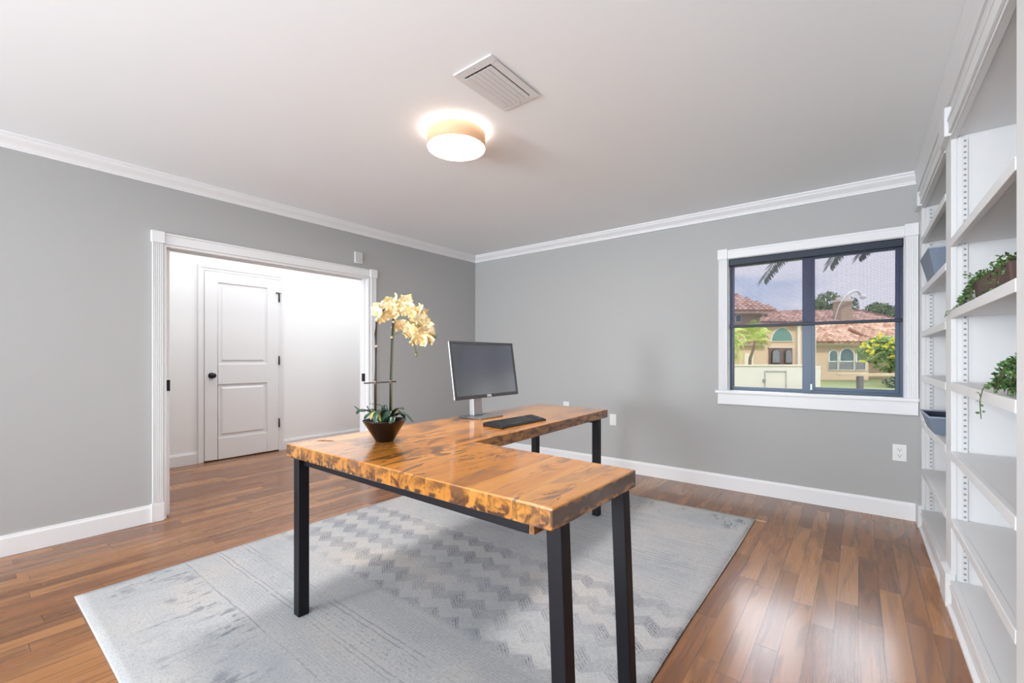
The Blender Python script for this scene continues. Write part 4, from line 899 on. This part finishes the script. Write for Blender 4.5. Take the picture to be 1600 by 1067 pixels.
def tree(label, px, py, d, rx, rz_, n, s_, m_=OAK):
    c_ = at(px, py, d); t = thing('leafy_tree', label, 'tree', (c_.x, c_.y, GZ), 'trees behind the tiled roofs')
    clump(c_, rx, rz_, n, s_, rt_).build('foliage', m_, t)
    MB().tube([(c_.x, c_.y, GZ), (c_.x+0.2, c_.y, c_.z)], [0.35, 0.15], 8).build('trunk', BARK, t)
tree('broad leafy tree behind the roof just left of the chimney', 1296, 482, 62, 2.9, 2.4, 2600, 0.22)
tree('leafy tree behind the roof at the right edge of the window', 1397, 492, 60, 3.0, 2.0, 2400, 0.22)
tree('small distant tree behind the roof ridge beside the middle window bar', 1247, 492, 75, 1.6, 0.9, 500, 0.2)
sb = at(1391, 550, 30); bs = thing('flowering_shrub', 'large round green shrub covered in yellow flowers', 'shrub', (sb.x, sb.y, GZ))
clump(sb, 1.65, 1.30, 6000, 0.14, rt_, 14).build('foliage', leafmat('shrub_leaves', (0.17, 0.28, 0.09), (0.48, 0.60, 0.26), 1.5), bs)
MB().tube([(sb.x, sb.y, GZ), (sb.x, sb.y, sb.z)], [0.12, 0.06], 8).build('trunk', BARK, bs)
b = MB()
for (cx_, cy_) in ((1350, 536), (1356, 542), (1363, 532), (1368, 540), (1359, 548), (1365, 552), (1349, 541), (1372, 527), (1384, 541), (1390, 536), (1396, 543), (1394, 530), (1377, 522), (1400, 532), (1396, 557), (1404, 562), (1347, 565)):
    q = clump(at(cx_, cy_, 28.9), 0.20, 0.13, 26, 0.07, rt_, 3); b.add(q.v, q.f)
b.build('yellow_flowers', mat('yellow_petals', (0.95, 0.78, 0.08), 0.6, var=0.2, scale=5), bs)
lb = at(1402, 596, 27); ls_ = thing('low_shrub', 'low grey-green shrub at the window bottom right corner', 'shrub', (lb.x, lb.y, GZ))
clump(lb, 0.7, 0.5, 700, 0.08, rt_, 5).build('foliage', leafmat('grey_leaves', (0.16, 0.22, 0.14), (0.34, 0.40, 0.28), 2), ls_)
def frond(b, st, mid, en, ln, n=26, rg=rt_, droop=0.5, wd=0.03):
    st, mid, en = Vector(st), Vector(mid), Vector(en)
    pts = [st*(1-t_)**2+mid*2*t_*(1-t_)+en*t_*t_ for t_ in [i/12 for i in range(13)]]; b.tube(pts, [0.025*(1-0.8*i/12)*ln/0.6 for i in range(13)], 5)
    for i in range(n):
        t_ = 0.15+0.85*i/(n-1); p = st*(1-t_)**2+mid*2*t_*(1-t_)+en*t_*t_; tg = ((mid-st)*(1-t_)+(en-mid)*t_).normalized()
        sd = tg.cross(Vector((0, 0, 1))).normalized(); L_ = ln*(math.sin(math.pi*(0.12+0.80*t_))**0.7)
        for s_ in (-1, 1):
            dr = (sd*s_*0.75+tg*0.75+Vector((0, 0, -droop*rg.uniform(0.6, 1.3)))).normalized(); e = p+dr*L_; u = tg.cross(dr).normalized()*0.001+tg*wd
            b.add([p-u*0.4, p+dr*L_*0.5-u, e, p+dr*L_*0.5+u], [(0, 1, 2, 3)])
# young palm in front of the left wing
yp = at(1180, 533, 28); yb = at(1170, 558, 28); pm = thing('young_palm', 'small yellow-green palm leaning behind the white garden wall', 'palm tree', (yb.x, yb.y, GZ))
MB().tube([(yb.x, yb.y, GZ), at(1172, 560, 28), at(1177, 546, 28), yp], [0.11, 0.10, 0.08, 0.07], 8).build('trunk', BARK, pm)
for (ex, ey, mx_, my) in ((1146, 528, 1160, 510), (1147, 548, 1158, 520), (1160, 545, 1168, 515), (1203, 530, 1192, 510), (1202, 540, 1195, 518), (1166, 505, 1174, 508), (1184, 497, 1180, 510), (1178, 500, 1176, 512), (1196, 512, 1186, 508), (1150, 515, 1164, 505), (1188, 545, 1188, 520), (1207, 520, 1192, 505)):
    b = MB(); frond(b, yp, at(mx_, my, 28+rt_.uniform(-.6, .6)), at(ex, ey, 28+rt_.uniform(-.9, .9)), 0.42, 18, droop=0.8, wd=0.04)
    b.build('frond', MATS.get('palm_light') or mat('palm_light', (0.50, 0.62, 0.16), 0.7, var=0.3, scale=3), pm)
yb2 = at(1134, 558, 25); p2 = thing('young_palm', 'yellow-green palm at the left edge of the window view', 'palm tree', (yb2.x, yb2.y, GZ))
yp2 = at(1133, 530, 25); MB().tube([(yb2.x, yb2.y, GZ), yp2], [0.1, 0.07], 8).build('trunk', BARK, p2)
for (ex, ey, mx_, my) in ((1163, 545, 1155, 518), (1158, 560, 1156, 525), (1166, 530, 1155, 510), (1152, 568, 1152, 530), (1150, 512, 1148, 505), (1125, 540, 1128, 515)):
    b = MB(); frond(b, yp2, at(mx_, my, 25), at(ex, ey, 25+rt_.uniform(-.3, .3)), 0.42, 18, droop=0.8, wd=0.04); b.build('frond', MATS['palm_light'], p2)
# tall palm whose frond tips hang into the top of the window
tpc = at(1440, 290, 12.5); tpl = thing('tall_palm', 'tall palm whose dark frond tips hang across the window top', 'palm tree', (tpc.x, tpc.y, GZ))
DP = mat('palm_dark', (0.060, 0.085, 0.050), 0.7, var=0.4, scale=3)
MB().tube([(tpc.x, tpc.y, GZ), (tpc.x+0.15, tpc.y, 2.5), tpc], [0.24, 0.17, 0.13], 10).build('trunk', BARK, tpl)
for (mx_, my, md_, ex, ey, ed) in ((1270, 300, 11.0, 1193, 436, 10.0), (1350, 300, 11.3, 1296, 414, 10.6), (1400, 310, 11.8, 1341, 402, 11.2), (1530, 250, 13, 1600, 420, 14), (1470, 240, 15, 1500, 400, 17), (1420, 200, 10, 1430, 330, 8.5)):
    b = MB(); frond(b, tpc, at(mx_, my, md_), at(ex, ey, ed), 0.62, 90, droop=0.60, wd=0.045); b.build('frond', DP, tpl)
